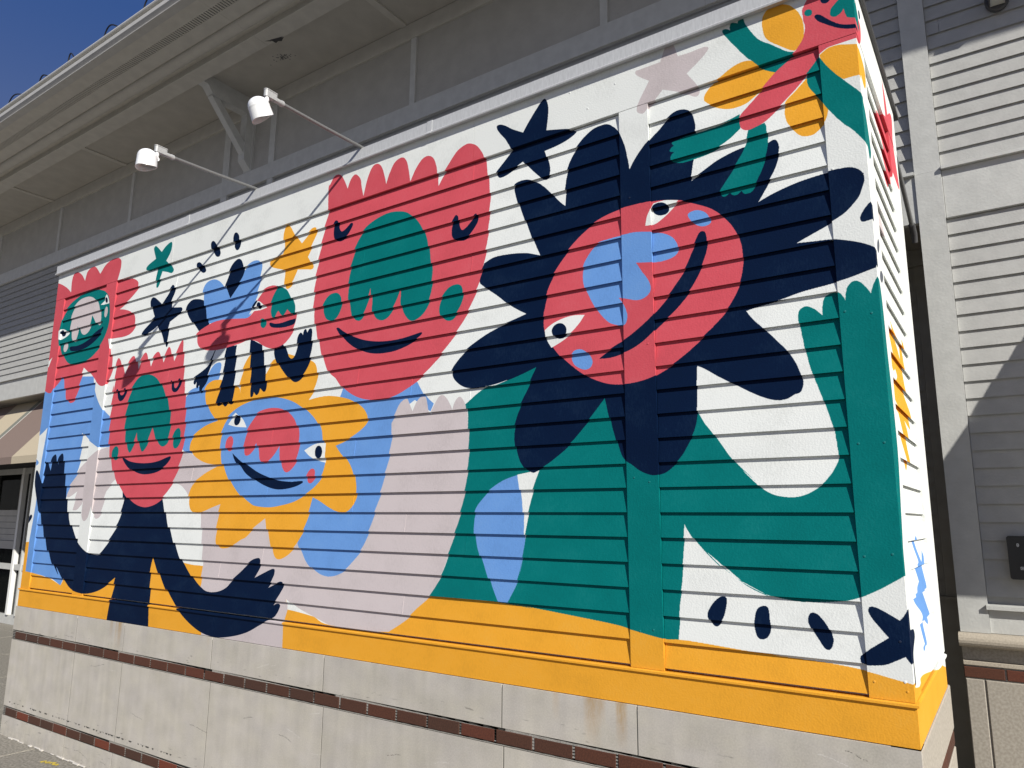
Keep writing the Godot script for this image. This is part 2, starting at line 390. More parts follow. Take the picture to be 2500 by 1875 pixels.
	paint(front, NAVY, [-4008,3230, -4008,3230, -4057,3295, -4079,3327, -4064,3381, -4042,3444, -4011,3490, -3962,3511, -3915,3485, -3879,3422, -3893,3359, -3944,3303])
	paint(front, NAVY, [-4148,2889, -4148,2889, -4171,2836, -4216,2777, -4287,2739, -4361,2709, -4376,2674, -4353,2657, -4336,2677, -4336,2677, -4332,2641, -4314,2626, -4297,2647, -4297,2647, -4277,2595, -4260,2590, -4249,2620, -4249,2620, -4214,2657, -4193,2719, -4161,2817, -4138,2888, -4138,2888])
	paint(front, NAVY, [-4015,2890, -4015,2890, -4021,2818, -4023,2728, -4035,2648, -4061,2570, -4078,2499, -4064,2483, -4035,2484, -4018,2502, -4018,2502, -4002,2483, -3980,2471, -3962,2480, -3956,2501, -3956,2501, -3930,2483, -3906,2482, -3892,2505, -3891,2667, -3899,2884, -3899,2884])
	paint(front, NAVY, [-3758,2906, -3758,2906, -3718,2891, -3647,2860, -3621,2848, -3621,2848, -3597,2767, -3575,2687, -3553,2583, -3555,2541, -3574,2534, -3599,2549, -3616,2561, -3616,2561, -3623,2530, -3642,2517, -3661,2529, -3675,2542, -3675,2542, -3681,2512, -3702,2513, -3715,2556, -3720,2651, -3739,2775])
	paint(front, GOLD, [-3450,3645, -3415,3617, -3356,3545, -3291,3478, -3291,3478, -3247,3517, -3201,3555, -3164,3557, -3150,3534, -3170,3482, -3196,3427, -3222,3372, -3222,3372, -3188,3330, -3167,3296, -3184,3282, -3227,3291, -3322,3309, -3322,3309, -3342,3256, -3370,3209, -3400,3193, -3426,3202, -3439,3239, -3442,3292, -3448,3329, -3448,3329, -3526,3353, -3588,3379, -3608,3410, -3587,3428, -3469,3440, -3469,3440, -3460,3483, -3479,3568, -3474,3626])
	paint(front, GOLD, [-4050,2381, -4050,2381, -4140,2450, -4195,2517, -4222,2583, -4204,2636, -4140,2665, -4051,2662, -4051,2662, -3857,2594, -3823,2547, -3823,2547, -3825,2566, -3825,2566, -3829,2593, -3812,2687, -3780,2763, -3743,2804, -3743,2804, -3594,2621, -3594,2621, -3561,2653, -3561,2653, -3530,2699, -3495,2733, -3495,2733, -3390,2767, -3390,2767, -3151,2693, -3151,2693, -3102,2667, -3073,2623, -3071,2567, -3089,2505, -3109,2475, -3136,2442, -3136,2442, -3050,2452, -2959,2452, -2847,2434, -2760,2408, -2684,2367, -2640,2327, -2624,2289, -2665,2240, -2766,2187, -2881,2152, -2881,2152, -2824,2101, -2768,2054, -2722,1994, -2697,1928, -2688,1871, -2705,1821, -2739,1785, -2779,1772, -2843,1778, -2909,1800, -2988,1834, -3057,1859, -3057,1859, -3065,1816, -3082,1748, -3119,1659, -3180,1576, -3245,1522, -3319,1495, -3369,1518, -3407,1585, -3446,1662, -3478,1735, -3478,1735, -3579,1675, -3650,1619, -3695,1602, -3770,1567, -3849,1546, -3918,1548, -3958,1588, -3962,1654, -3957,1737, -3943,1824, -3943,1824, -4022,1804, -4134,1774, -4237,1774, -4288,1813, -4305,1874, -4279,1952, -4196,2003, -4113,2040, -4023,2070, -4023,2070, -3946,2081, -3946,2081, -4091,2091, -4213,2122, -4312,2170, -4342,2221, -4327,2274, -4258,2324, -4158,2362])
	paint(front, NAVY, [-4015,2890, -4015,2890, -4021,2818, -4023,2728, -4035,2648, -4061,2570, -4078,2499, -4064,2483, -4035,2484, -4018,2502, -4018,2502, -4002,2483, -3980,2471, -3962,2480, -3956,2501, -3956,2501, -3930,2483, -3906,2482, -3892,2505, -3891,2667, -3899,2884, -3899,2884])
	paint(front, NAVY, [-3758,2906, -3758,2906, -3718,2891, -3647,2860, -3621,2848, -3621,2848, -3597,2767, -3575,2687, -3553,2583, -3555,2541, -3574,2534, -3599,2549, -3616,2561, -3616,2561, -3623,2530, -3642,2517, -3661,2529, -3675,2542, -3675,2542, -3681,2512, -3702,2513, -3715,2556, -3720,2651, -3739,2775])
	paint(front, NAVY, [-4148,2889, -4148,2889, -4171,2836, -4216,2777, -4287,2739, -4361,2709, -4376,2674, -4353,2657, -4336,2677, -4336,2677, -4332,2641, -4314,2626, -4297,2647, -4297,2647, -4277,2595, -4260,2590, -4249,2620, -4249,2620, -4214,2657, -4193,2719, -4161,2817, -4138,2888, -4138,2888])
	paint(front, NAVY, [-3409,2829, -3409,2829, -3366,2772, -3343,2736, -3311,2720, -3288,2738, -3275,2794, -3274,2853, -3258,2880, -3239,2875, -3226,2861, -3226,2861, -3223,2891, -3205,2897, -3188,2872, -3188,2872, -3175,2893, -3157,2894, -3143,2876, -3136,2817, -3137,2736, -3160,2657, -3203,2597, -3248,2569, -3297,2574, -3364,2622, -3447,2698, -3492,2763, -3507,2812, -3507,2812])
	paint(front, CORAL, [-4382,3014, -4362,3040, -4288,3067, -4183,3090, -4048,3088, -3886,3068, -3808,3060, -3768,3077, -3742,3104, -3720,3155, -3720,3155, -3684,3198, -3634,3234, -3568,3243, -3514,3232, -3446,3205, -3376,3141, -3332,3082, -3308,3018, -3304,2975, -3317,2918, -3344,2871, -3396,2827, -3471,2811, -3536,2815, -3604,2839, -3675,2877, -3746,2900, -3802,2903, -3865,2893, -3993,2883, -4110,2879, -4232,2890, -4313,2915, -4363,2959])
	paint(front, TEAL, [-3507,3231, -3507,3231, -3541,3178, -3561,3119, -3560,3066, -3538,3024, -3511,3017, -3495,3047, -3483,3059, -3483,3059, -3455,3032, -3430,3017, -3409,3030, -3393,3055, -3393,3055, -3365,3031, -3332,3009, -3309,3016, -3309,3016, -3321,3071, -3362,3130, -3419,3192])
	paint(front, WHITE, [-3795,3081, -3795,3081, -3753,3137, -3714,3161, -3679,3152, -3635,3123, -3609,3102, -3609,3102, -3673,3095, -3739,3099, -3739,3099])
	paint(front, NAVY, [-3664,3125, -3664,3111, -3672,3103, -3685,3104, -3699,3113, -3707,3128, -3708,3142, -3700,3150, -3686,3149, -3672,3139])
	paint(front, NAVY, [-3760,3121, -3760,3121, -3747,3145, -3722,3167, -3708,3159, -3725,3133, -3743,3113, -3743,3113])
	paint(front, TEAL, [-3600,2992, -3604,2974, -3619,2964, -3639,2967, -3657,2981, -3665,3001, -3661,3020, -3646,3029, -3625,3026, -3608,3012])
	paint(front, NAVY, [-3570,2987, -3554,2990, -3501,2975, -3436,2973, -3373,2979, -3307,2981, -3307,2981, -3314,2947, -3369,2938, -3445,2939, -3524,2952, -3557,2968])
	paint(front, BLUE, [-3990,2203, -3988,2290, -3943,2382, -3852,2445, -3719,2482, -3562,2493, -3446,2487, -3310,2455, -3185,2400, -3086,2337, -3018,2270, -2986,2191, -2964,2114, -2966,2039, -2988,1972, -3040,1920, -3116,1876, -3216,1835, -3333,1813, -3442,1802, -3569,1810, -3630,1827, -3743,1884, -3847,1961, -3927,2047, -3973,2125])
	paint(front, CORAL, [-3734,2207, -3722,2274, -3689,2331, -3629,2394, -3553,2417, -3464,2420, -3367,2403, -3289,2360, -3236,2308, -3204,2243, -3198,2172, -3211,2094, -3236,2048, -3280,2015, -3317,2016, -3351,2052, -3371,2101, -3390,2177, -3390,2177, -3426,2127, -3472,2089, -3522,2077, -3563,2100, -3584,2150, -3607,2206, -3607,2206, -3643,2161, -3679,2134, -3719,2133, -3739,2170])
	paint(front, WHITE, [-3849,2419, -3849,2419, -3887,2391, -3924,2345, -3924,2345, -3837,2325, -3720,2313, -3720,2313, -3774,2370])
	paint(front, NAVY, [-3800,2363, -3808,2344, -3826,2334, -3847,2337, -3862,2352, -3867,2373, -3858,2392, -3840,2402, -3819,2398, -3804,2383])
	paint(front, WHITE, [-3152,2137, -3152,2137, -3083,2166, -3027,2175, -2969,2173, -2969,2173, -2958,2057, -2958,2057, -3019,2071, -3089,2097])
	paint(front, NAVY, [-2989,2122, -2991,2100, -3004,2086, -3024,2086, -3042,2099, -3052,2122, -3050,2145, -3037,2159, -3018,2159, -2999,2145])
	paint(front, CORAL, [-3853,2213, -3862,2184, -3883,2168, -3908,2171, -3928,2192, -3934,2222, -3925,2251, -3904,2266, -3879,2263, -3859,2243])
	paint(front, CORAL, [-3042,1976, -3057,1953, -3079,1941, -3100,1945, -3113,1964, -3112,1990, -3097,2014, -3075,2026, -3053,2021, -3041,2002])
	paint(front, NAVY, [-3858,2154, -3858,2154, -3769,2104, -3670,2059, -3574,2019, -3456,1984, -3373,1964, -3263,1954, -3163,1956, -3153,1944, -3207,1925, -3295,1911, -3392,1911, -3494,1933, -3600,1971, -3697,2015, -3750,2054, -3816,2100])
	paint(front, CORAL, [-3048,3661, -3048,3661, -3054,3794, -3038,3816, -3011,3853, -2977,3863, -2940,3846, -2908,3799, -2878,3743, -2878,3743, -2861,3786, -2835,3815, -2806,3816, -2770,3778, -2756,3724, -2737,3656, -2737,3656, -2722,3715, -2699,3784, -2664,3833, -2621,3834, -2586,3795, -2562,3730, -2549,3685, -2549,3685, -2526,3745, -2487,3804, -2431,3820, -2394,3789, -2371,3718, -2358,3648, -2358,3648, -2321,3712, -2273,3762, -2225,3770, -2185,3741, -2159,3674, -2157,3614, -2150,3568, -2150,3568, -2121,3620, -2071,3680, -2017,3735, -1963,3757, -1923,3754, -1874,3722, -1833,3657, -1816,3588, -1797,3479, -1791,3397, -1801,3210, -1824,3058, -1864,2931, -1921,2814, -2004,2700, -2107,2594, -2230,2494, -2331,2439, -2425,2404, -2522,2392, -2644,2403, -2751,2437, -2846,2492, -2911,2553, -2970,2596, -3035,2699, -3085,2819, -3124,2931, -3140,3017, -3141,3134, -3132,3242, -3104,3407, -3078,3531, -3048,3651])
	paint(front, TEAL, [-2744,3421, -2687,3466, -2603,3495, -2520,3504, -2437,3490, -2376,3465, -2315,3415, -2264,3352, -2222,3266, -2195,3162, -2177,3069, -2183,2966, -2204,2888, -2244,2836, -2299,2813, -2338,2824, -2384,2873, -2406,2929, -2414,2999, -2422,3015, -2422,3015, -2437,2965, -2469,2901, -2507,2862, -2552,2853, -2600,2876, -2628,2919, -2635,2982, -2651,3064, -2651,3064, -2664,2995, -2692,2921, -2716,2886, -2748,2881, -2788,2908, -2814,2972, -2836,3056, -2833,3178, -2816,3256, -2789,3349])
	paint(front, NAVY, [-2987,3555, -2968,3557, -2951,3540, -2947,3505, -2925,3477, -2897,3481, -2866,3503, -2850,3515, -2831,3508, -2834,3483, -2862,3440, -2900,3419, -2940,3416, -2976,3435, -2994,3478, -2998,3521])
	paint(front, NAVY, [-2027,3361, -2013,3363, -2001,3344, -1998,3306, -1979,3271, -1949,3280, -1914,3312, -1889,3338, -1874,3332, -1875,3292, -1904,3248, -1947,3213, -1991,3213, -2032,3232, -2049,3273, -2046,3325])
	paint(front, TEAL, [-2951,3088, -2909,3065, -2889,3025, -2897,2969, -2927,2922, -2972,2914, -3019,2936, -3050,2986, -3050,3035, -3007,3082])
	paint(front, TEAL, [-2007,2971, -1971,2950, -1960,2905, -1973,2851, -2007,2799, -2033,2778, -2073,2782, -2110,2815, -2122,2860, -2108,2909, -2064,2960])
	paint(front, NAVY, [-2922,2857, -2907,2862, -2865,2836, -2785,2794, -2698,2760, -2592,2735, -2490,2724, -2392,2724, -2315,2732, -2249,2740, -2241,2729, -2285,2703, -2360,2676, -2457,2659, -2567,2661, -2661,2680, -2748,2715, -2827,2764, -2886,2815])
	paint(front, NAVY, [-5171,1932, -5171,1932, -5145,1864, -5156,1779, -5185,1693, -5257,1598, -5350,1501, -5407,1459, -5473,1452, -5591,1470, -5725,1530, -5858,1637, -5944,1728, -6008,1862, -6066,2009, -6108,2116, -6145,2214, -6174,2250, -6203,2250, -6236,2217, -6240,2163, -6240,2163, -6260,2207, -6293,2247, -6327,2245, -6357,2211, -6346,2113, -6346,2113, -6382,2146, -6428,2186, -6464,2191, -6456,2116, -6462,2007, -6462,2007, -6508,2062, -6566,2119, -6601,2115, -6597,2020, -6556,1932, -6498,1833, -6466,1774, -6466,1774, -6440,1747, -6362,1630, -6256,1486, -6135,1366, -6005,1281, -6062,1337, -5910,1244, -5771,1183, -5609,1162, -5488,1169, -5360,1197, -5257,1240, -5147,1301, -5147,1301, -5150,1255, -5157,1200, -5170,1108, -5189,980, -5189,980, -4631,975, -4631,975, -4650,1127, -4687,1358, -4685,1460, -4685,1460, -4609,1379, -4477,1257, -4322,1149, -4179,1071, -4029,1019, -3875,1002, -3718,1020, -3569,1056, -3451,1107, -3359,1148, -3312,1176, -3287,1222, -3294,1239, -3318,1241, -3347,1229, -3347,1229, -3310,1272, -3269,1334, -3266,1362, -3290,1369, -3330,1356, -3405,1326, -3405,1326, -3373,1365, -3354,1411, -3360,1435, -3386,1436, -3445,1414, -3534,1378, -3534,1378, -3502,1427, -3488,1466, -3497,1493, -3529,1495, -3589,1474, -3684,1404, -3757,1353, -3817,1303, -3895,1276, -3977,1269, -4049,1281, -4157,1333, -4290,1427, -4377,1500, -4515,1673, -4580,1779, -4636,1869, -4636,1869, -4898,1965, -4898,1965])
	paint(front, CORAL, [-5447,2708, -5447,2708, -5459,2866, -5457,2950, -5437,2979, -5387,2942, -5308,2834, -5308,2834, -5282,2898, -5246,2956, -5201,2966, -5154,2914, -5119,2854, -5119,2854, -5099,2918, -5055,2974, -5016,2959, -4979,2904, -4949,2855, -4949,2855, -4921,2927, -4873,2959, -4829,2936, -4783,2866, -4783,2866, -4757,2937, -4730,2978, -4691,2948, -4640,2859, -4640,2859, -4612,2929, -4579,2997, -4553,3005, -4531,2938, -4504,2810, -4476,2655, -4473,2663, -4437,2501, -4419,2316, -4433,2153, -4490,2011, -4570,1913, -4673,1842, -4784,1811, -4887,1811, -5016,1844, -5156,1917, -5288,2021, -5381,2153, -5436,2275, -5458,2429, -5465,2604, -5467,2760])
	paint(front, TEAL, [-4996,2799, -4904,2779, -4807,2725, -4714,2628, -4659,2547, -4621,2468, -4609,2364, -4622,2272, -4658,2241, -4708,2242, -4765,2279, -4820,2349, -4852,2387, -4852,2387, -4874,2314, -4897,2248, -4943,2212, -4984,2243, -5033,2313, -5056,2361, -5056,2361, -5072,2286, -5098,2229, -5122,2213, -5166,2252, -5210,2333, -5235,2464, -5223,2594, -5181,2712, -5103,2790])
	paint(front, NAVY, [-5402,2725, -5376,2712, -5362,2683, -5333,2669, -5306,2679, -5294,2717, -5270,2717, -5264,2679, -5296,2631, -5343,2624, -5381,2653, -5406,2697])
	paint(front, NAVY, [-4645,2718, -4623,2694, -4612,2667, -4590,2655, -4567,2672, -4554,2716, -4530,2717, -4527,2677, -4557,2633, -4597,2625, -4633,2645, -4652,2690])
	paint(front, TEAL, [-5280,2214, -5287,2183, -5311,2166, -5342,2168, -5368,2190, -5380,2222, -5373,2253, -5349,2271, -5318,2268, -5292,2246])
	paint(front, TEAL, [-4463,2280, -4477,2239, -4504,2216, -4535,2220, -4558,2250, -4564,2294, -4551,2336, -4523,2358, -4492,2354, -4469,2324])
	paint(front, NAVY, [-5229,2176, -5201,2175, -5109,2147, -4981,2130, -4840,2125, -4723,2135, -4627,2156, -4582,2163, -4573,2145, -4618,2101, -4711,2062, -4826,2045, -4948,2049, -5079,2083, -5170,2130])
	paint(front, NAVY, [-1334,3247, -1334,3247, -1334,3308, -1326,3408, -1299,3490, -1251,3558, -1186,3607, -1130,3616, -1095,3607, -1061,3577, -1032,3535, -1007,3461, -995,3398, -986,3341, -986,3341, -956,3387, -916,3433, -879,3464, -840,3497, -795,3540, -757,3560, -720,3557, -691,3538, -674,3501, -668,3442, -677,3364, -689,3275, -698,3209, -698,3209, -650,3234, -573,3273, -488,3296, -422,3299, -409,3289, -366,3288, -345,3295, -330,3289, -321,3257, -325,3218, -342,3165, -377,3100, -417,3035, -417,3035, -353,3060, -265,3082, -181,3092, -117,3094, -70,3091, -39,3077, -20,3053, -17,3023, -31,2979, -48,2951, -88,2913, -136,2887, -206,2857, -277,2827, -277,2827, -209,2820, -143,2813, -69,2788, -26,2767, 3,2747, 3,2747, 5,2710, -2,2671, -2,2671, -43,2661, -102,2647, -173,2636, -269,2624, -349,2606, -447,2592, -491,2583, -491,2583, -465,2544, -426,2500, -379,2446, -337,2393, -311,2344, -295,2301, -288,2264, -299,2230, -323,2221, -353,2206, -393,2205, -441,2221, -491,2247, -541,2278, -565,2291, -617,2323, -675,2363, -706,2379, -706,2379, -710,2256, -712,2185, -724,2116, -755,2053, -797,1990, -850,1944, -891,1929, -923,1929, -970,1947, -1011,1976, -1051,2006, -1077,2064, -1104,2146, -1122,2211, -1141,2280, -1141,2280, -1174,2239, -1241,2161, -1323,2077, -1406,2015, -1463,1981, -1506,1961, -1528,1958, -1564,1978, -1598,2022, -1621,2085, -1629,2149, -1618,2211, -1592,2285, -1551,2364, -1521,2431, -1505,2463, -1505,2463, -1611,2429, -1720,2401, -1670,2416, -1764,2399, -1895,2396, -1963,2418, -2011,2457, -2026,2494, -2000,2539, -1933,2600, -1834,2655, -1728,2695, -1626,2720, -1560,2737, -1560,2737, -1650,2791, -1738,2860, -1822,2923, -1853,2957, -1840,3011, -1824,3051, -1824,3051, -1758,3073, -1652,3068, -1573,3055, -1538,3045, -1478,3022, -1478,3022, -1515,3098, -1553,3189, -1593,3282, -1626,3368, -1640,3414, -1640,3416, -1630,3442, -1594,3450, -1546,3442, -1484,3406, -1423,3345, -1371,3283])
	paint(front, CORAL, [-1462,2689, -1454,2753, -1432,2847, -1388,2931, -1315,3021, -1229,3094, -1138,3139, -1034,3159, -936,3160, -845,3152, -754,3129, -667,3089, -601,3046, -547,2986, -512,2926, -494,2860, -491,2803, -504,2721, -537,2643, -589,2574, -658,2511, -734,2448, -811,2396, -898,2353, -990,2334, -1087,2336, -1165,2358, -1251,2403, -1333,2468, -1397,2532, -1440,2602, -1458,2649])
	paint(front, BLUE, [-1030,3028, -972,3028, -890,3012, -832,2994, -790,2962, -768,2918, -775,2890, -800,2874, -842,2867, -894,2870, -966,2881, -966,2881, -939,2836, -909,2788, -899,2750, -911,2723, -942,2707, -974,2707, -1011,2719, -1058,2734, -1058,2734, -1031,2695, -1016,2656, -1017,2620, -1033,2601, -1075,2609, -1114,2630, -1160,2680, -1199,2743, -1232,2812, -1244,2877, -1234,2933, -1202,2985, -1161,3018, -1106,3025])
	paint(front, NAVY, [-671,2961, -658,2965, -644,2953, -638,2908, -649,2852, -680,2777, -730,2699, -790,2634, -864,2575, -935,2519, -998,2486, -1053,2471, -1104,2462, -1163,2463, -1163,2463, -1150,2474, -1084,2511, -1016,2542, -933,2595, -861,2657, -799,2729, -743,2806, -705,2887, -685,2936])
	paint(front, WHITE, [-915,3046, -915,3046, -907,3087, -890,3120, -876,3146, -876,3146, -821,3147, -759,3131, -759,3131, -785,3104, -829,3068, -873,3045])
	paint(front, NAVY, [-805,3105, -812,3088, -831,3081, -856,3085, -876,3100, -885,3119, -878,3136, -858,3143, -833,3139, -813,3124])
	paint(front, WHITE, [-1238,2683, -1238,2683, -1303,2690, -1367,2681, -1418,2663, -1455,2638, -1455,2638, -1444,2589, -1417,2547, -1417,2547, -1361,2572, -1311,2603, -1269,2641])
	paint(front, NAVY, [-1332,2618, -1339,2597, -1360,2586, -1385,2590, -1405,2606, -1413,2630, -1405,2651, -1384,2662, -1359,2659, -1339,2642])
	paint(front, BLUE, [-719,3054, -692,3067, -663,3061, -635,3040, -619,3006, -631,2989, -660,2988, -694,3009])
	paint(front, BLUE, [-1309,2490, -1291,2516, -1257,2519, -1223,2498, -1200,2459, -1207,2429, -1238,2420, -1278,2437, -1302,2461])
	paint(front, NAVY, [-1444,3856, -1429,3824, -1425,3772, -1437,3679, -1437,3679, -1380,3665, -1317,3648, -1276,3630, -1280,3616, -1324,3595, -1384,3581, -1453,3574, -1453,3574, -1438,3530, -1423,3477, -1423,3435, -1446,3418, -1472,3431, -1515,3475, -1583,3552, -1583,3552, -1635,3530, -1692,3509, -1733,3506, -1752,3526, -1746,3546, -1701,3592, -1654,3641, -1654,3641, -1689,3704, -1732,3761, -1747,3796, -1732,3804, -1698,3790, -1640,3747, -1579,3711, -1579,3711, -1543,3760, -1495,3818, -1464,3851])
	paint(front, LILAC, [-793,3893, -793,3893, -770,3900, -753,3890, -753,3890, -734,3824, -734,3824, -677,3821, -622,3823, -597,3817, -595,3802, -625,3772, -696,3722, -696,3722, -659,3663, -643,3629, -652,3604, -670,3606, -705,3629, -812,3684, -812,3684, -848,3649, -888,3617, -911,3599, -937,3610, -943,3632, -929,3667, -877,3752, -877,3752, -919,3784, -943,3810, -943,3826, -918,3827, -820,3827, -820,3827, -806,3862])
	paint(front, GOLD, [-624,3572, -617,3601, -586,3634, -542,3652, -495,3676, -450,3686, -411,3678, -374,3652, -335,3617, -312,3590, -312,3590, -341,3546, -341,3546, -361,3530, -361,3530, -394,3523, -439,3496, -490,3489, -540,3501, -590,3532, -616,3557])
	paint(front, GOLD, [-197,3524, -197,3524, -241,3481, -279,3447, -289,3410, -284,3361, -261,3314, -238,3283, -214,3270, -184,3269, -158,3287, -136,3310, -124,3340, -122,3367, -135,3389, -158,3440, -183,3507, -183,3507])
	paint(front, GOLD, [-139,3600, -139,3600, -105,3619, -66,3618, -29,3606, 1,3596, 1,3596, 30,3583, 30,3583, 26,3461, 26,3461, 1,3461, 1,3461, -30,3464, -58,3464, -58,3464, -80,3489, -111,3535, -133,3577])
	paint(front, GOLD, [-356,3823, -349,3863, -325,3891, -293,3895, -261,3885, -231,3862, -203,3814, -191,3766, -191,3718, -201,3687, -220,3662, -233,3656, -233,3656, -253,3669, -293,3705, -329,3738, -348,3770])
	paint(front, TEAL, [-526,3861, -520,3872, -503,3866, -492,3855, -492,3855, -492,3879, -485,3889, -468,3883, -458,3877, -458,3877, -453,3895, -445,3898, -434,3890, -424,3857, -401,3810, -371,3761, -329,3726, -264,3667, -234,3652, -234,3652, -259,3606, -259,3606, -307,3588, -307,3588, -364,3627, -413,3685, -416,3686, -463,3754, -505,3821])
	paint(front, TEAL, [-147,3605, -147,3605, -137,3585, -137,3585, -111,3535, -67,3472, -24,3417, -1,3384, -1,3384, 34,3325, 34,3325, 29,3138, 29,3138, 4,3168, 4,3168, -37,3234, -80,3286, -123,3356, -150,3409, -186,3473, -196,3512, -191,3545, -169,3572, -169,3572])
	paint(front, CORAL, [-192,3827, -185,3842, -170,3866, -170,3866, -156,3914, -156,3914, 53,3820, 53,3820, 37,3611, 37,3611, 1,3623, 1,3623, -56,3623, -105,3622, -136,3608, -136,3608, -153,3589, -181,3553, -213,3518, -257,3475, -311,3429, -366,3388, -410,3373, -443,3369, -467,3385, -475,3411, -472,3441, -437,3477, -380,3530, -323,3588, -268,3627, -228,3656, -228,3656, -203,3688, -191,3718, -187,3753, -192,3785])
	paint(front, TEAL, [-86,3770, -79,3790, -53,3814, -53,3814, -26,3844, -26,3844, 52,3809, 52,3809, 43,3694, 43,3694, -21,3721, -31,3740, -36,3769, -36,3769, -47,3753, -67,3745, -84,3754])
	paint(front, TEAL, [-154,3807, -154,3797, -160,3790, -168,3789, -177,3794, -183,3803, -183,3813, -177,3820, -168,3821, -159,3816])
	paint(front, NAVY, [-120,3839, -111,3823, -96,3820, -85,3829, -90,3848, -114,3859])
	paint(front, NAVY, [-147,3778, -136,3783, -120,3772, -97,3745, -69,3717, -37,3696, 1,3683, 1,3683, 23,3674, 23,3674, 22,3659, 22,3659, 0,3666, 0,3666, -29,3674, -66,3694, -103,3724, -133,3751])
	paint(front, TEAL, [-472,3451, -472,3451, -509,3441, -566,3432, -653,3429, -713,3429, -756,3423, -780,3418, -778,3407, -771,3399, -771,3399, -785,3391, -791,3377, -779,3369, -770,3365, -770,3365, -784,3353, -787,3331, -772,3318, -736,3306, -682,3307, -600,3317, -525,3349, -484,3378, -473,3387, -473,3387])
	paint(front, TEAL, [-440,3370, -440,3370, -454,3315, -479,3263, -521,3198, -556,3148, -572,3123, -567,3104, -553,3099, -533,3111, -533,3111, -523,3098, -504,3093, -484,3107, -484,3107, -474,3091, -458,3087, -439,3094, -416,3128, -392,3179, -375,3233, -364,3299, -366,3358, -372,3381, -372,3381])
	paint(front, CORAL, [-380,3530, -380,3530, -437,3477, -472,3441, -475,3411, -467,3385, -443,3369, -410,3373, -366,3388, -311,3429, -311,3429])
	paint(front, NAVY, [22,2938, 22,2938, 7,2935, 7,2935, -10,2925, -27,2903, -40,2880, -39,2864, -28,2858, 3,2862, 3,2862, 17,2866, 17,2866])
	paint(front, NAVY, [-121,1441, -115,1448, -100,1448, -77,1438, -25,1409, -25,1409, -10,1428, 3,1452, 3,1452, 20,1451, 20,1451, 19,1255, 19,1255, -1,1269, -1,1269, -8,1277, -18,1291, -18,1291, -42,1278, -79,1260, -115,1253, -145,1252, -159,1260, -158,1277, -144,1291, -110,1317, -64,1349, -64,1349, -82,1371, -104,1399, -119,1424])
	paint(front, NAVY, [-647,1449, -629,1446, -626,1429, -634,1385, -651,1350, -670,1334, -687,1344, -702,1370, -698,1395, -673,1431])
	paint(front, NAVY, [-485,1425, -469,1418, -464,1384, -460,1351, -470,1318, -490,1303, -511,1309, -522,1341, -519,1379, -508,1413])
	paint(front, NAVY, [-310,1413, -292,1408, -268,1381, -250,1347, -246,1316, -258,1291, -276,1293, -298,1325, -318,1359, -327,1385, -321,1406])

